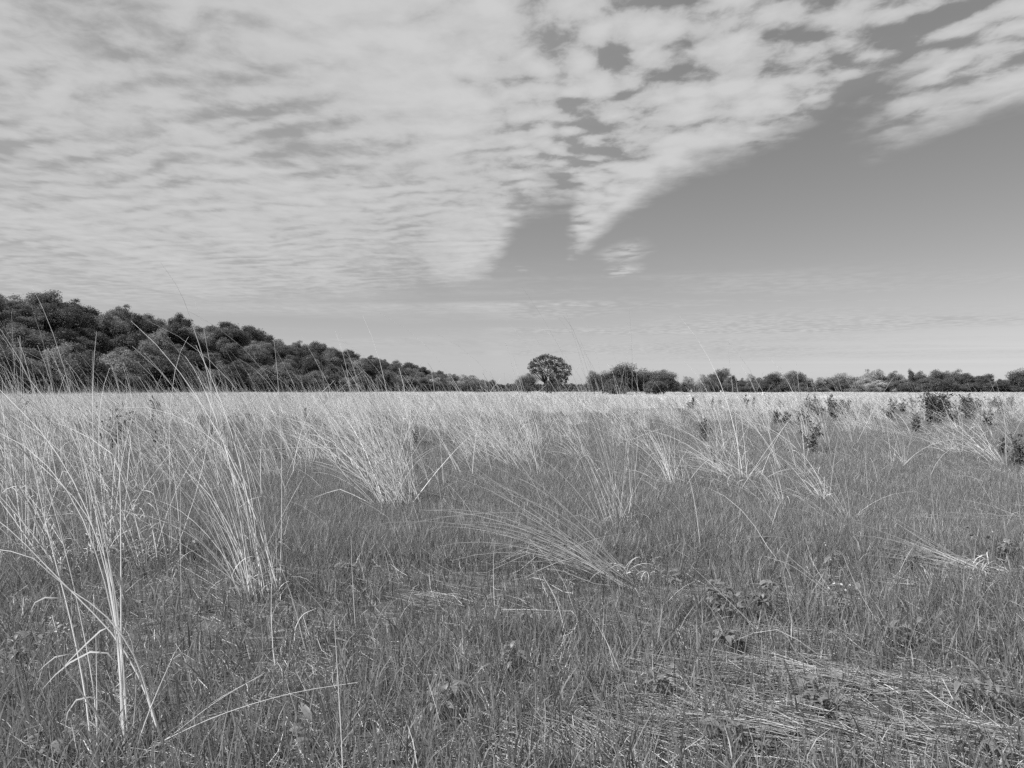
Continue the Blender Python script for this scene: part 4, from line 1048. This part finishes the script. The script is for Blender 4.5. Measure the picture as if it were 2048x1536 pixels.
herb('bramble', 'largest leafy bramble between the flattened straw patches on the right', 1478, 1225, 0.26, 0.22, 11, 4, 0.062, 3001)
herb('bramble', 'leafy bramble touching the left side of the largest one', 1420, 1205, 0.18, 0.12, 6, 3, 0.060, 3002)
herb('bramble', 'small bramble in the straw below the largest one', 1450, 1292, 0.14, 0.08, 5, 3, 0.055, 3003)
herb('flowering_weed', 'dark weed with small white flowers on the right', 1690, 1225, 0.26, 0.10, 6, 5, 0.050, 3004, 1, 9)
herb('leafy_weed', 'slender leafy weed behind the dark flowering one', 1655, 1150, 0.28, 0.07, 4, 6, 0.045, 3005, 1, 3)
herb('leafy_weed', 'broad leaved weed in the grass left of the thick flattened bundle', 1820, 1138, 0.16, 0.12, 5, 3, 0.065, 3006, 1)
herb('bramble', 'dark bramble at the right edge above the dark hollow', 2005, 1120, 0.24, 0.22, 9, 4, 0.060, 3007, 3, 4)
herb('bramble', 'dark leafy bramble below the centre of the picture', 1010, 1330, 0.16, 0.13, 7, 3, 0.058, 3008)
herb('leafy_weed', 'pale leaved weed above the dark bramble near the centre', 1030, 1262, 0.13, 0.10, 6, 3, 0.050, 3009)
herb('leafy_weed', 'weed with star-shaped leaves on the straw at the lower right', 1430, 1475, 0.10, 0.09, 3, 2, 0.055, 3010, 5, 0, 2)
herb('leafy_weed', 'leafy weed among blades right of the star-leaved one', 1640, 1415, 0.15, 0.09, 5, 3, 0.062, 3011)
herb('leafy_weed', 'broad leaved weed near the bottom right corner', 1965, 1500, 0.11, 0.13, 5, 3, 0.05, 3012)
herb('leafy_weed', 'upright weed near the right edge above the corner weed', 1955, 1415, 0.16, 0.08, 4, 3, 0.06, 3013, 3, 0, 2)
herb('leafy_weed', 'weed with narrow leaves left of the straw in the lower middle', 1318, 1385, 0.15, 0.08, 4, 3, 0.062, 3014, 5, 0, 2)
herb('leafy_weed', 'pale leaved weed at the left edge behind the corner clump stems', 40, 1330, 0.14, 0.12, 6, 3, 0.055, 3015)
herb('leafy_weed', 'low weed in the bottom left corner', 110, 1505, 0.10, 0.12, 6, 3, 0.055, 3016)
herb('flowering_weed', 'tiny white flowered weed left of the corner clump stems', 118, 1330, 0.20, 0.06, 5, 2, 0.035, 3017, 1, 10)
herb('leafy_weed', 'weed between the single vertical stem and the arching tussock', 392, 1120, 0.16, 0.12, 5, 3, 0.06, 3018, 1)
herb('leafy_weed', 'two-leaved weed by the straight stem at the bottom edge', 642, 1490, 0.10, 0.05, 3, 2, 0.07, 3019, 1)
herb('leafy_weed', 'leafy weed in the grass right of the straight bottom stem', 870, 1420, 0.12, 0.10, 5, 2, 0.06, 3020)
herb('leafy_weed', 'leafy weed at the foot of the arching tussock on its right', 700, 1165, 0.13, 0.10, 5, 3, 0.05, 3021)
herb('leafy_weed', 'leafy weed by the foot of the bowed lodged bundle', 1345, 1172, 0.17, 0.12, 6, 3, 0.055, 3022, 3, 0, 2)
herb('leafy_weed', 'leafy weed right of the crossing thin dry stem', 1790, 1280, 0.14, 0.12, 5, 3, 0.06, 3023)
herb('leafy_weed', 'dark weed in the straw at the bottom right of the middle', 1545, 1500, 0.08, 0.10, 4, 2, 0.042, 3024)
herb('leafy_weed', 'small dark weed left of the dry straw in the lower centre', 1215, 1360, 0.10, 0.08, 4, 3, 0.05, 3025)


# ------------------------------------------------------------------ small white things at the far side
def box_mesh(name, boxes, mat):
    parts = []
    for (x0, x1, y0, y1, z0, z1, bev) in boxes:
        V = []
        for z, q in ((z0, bev), (z0+bev, 0), (z1-bev, 0), (z1, bev)): V += [(x0+q, y0+q, z), (x1-q, y0+q, z), (x1-q, y1-q, z), (x0+q, y1-q, z)]
        Q = [(3, 2, 1, 0), (12, 13, 14, 15)]
        for l in range(3):
            for j in range(4): a = l*4+j; b = l*4+(j+1) % 4; Q.append((a, b, b+4, a+4))
        parts.append((np.array(V, float), np.array(Q), np.ones(16)))
    return mesh_q(name, *merge(parts)[:2], mat)


for px, py, Y, lab in [(1383, 782, 118, 'left one of two small white boxes on posts above the far grass'), (1442, 783, 121, 'right one of two small white boxes on posts above the far grass')]:
    zc = EYE-(py-HOR)/FPX*Y; o = empty('nest_box', (at(px, Y), Y, 0), lab, 'nest box')
    link('post', box_mesh('post', [(-.03, .03, .02, .08, -.1, zc, .004)], M_POST), o)
    bx = link('box', box_mesh('box', [(-.11, .11, -.10, .016, zc-.15, zc+.15, .01)], M_WHITE), o)
    link('entrance_hole', box_mesh('entrance_hole', [(-.02, .02, -.104, -.098, zc+.02, zc+.06, .001)], M_BARK), bx)
    link('roof', box_mesh('roof', [(-.15, .15, -.16, .09, zc+.153, zc+.18, .005)], M_WHITE), o)
Y = 150; zc = EYE-(786.5-HOR)/FPX*Y; o = empty('white_stand', (at(1528, Y), Y, 0), 'small white flat-topped stand with two legs at the far edge of the grass', 'stand')
link('top', box_mesh('top', [(-.34, .34, -.22, .22, zc+.0, zc+.16, .02)], M_WHITE), o)
for sx in (-1, 1): link('leg', box_mesh('leg', [(sx*.2-.07, sx*.2+.07, -.16, .16, -.05, zc-.003, .01)], M_WHITE), o)
for px, lab in [(1517, 'small pale post left of the white stand'), (1540.5, 'small white post right of the white stand')]:
    o = empty('marker_post', (at(px, Y), Y, 0), lab, 'post'); link('shaft', box_mesh('shaft', [(-.05, .05, -.05, .05, -.1, zc-.12, .01)], M_POST), o)
    link('cap', box_mesh('cap', [(-.08, .08, -.08, .08, zc-.117, zc+.06, .02)], M_WHITE), o)
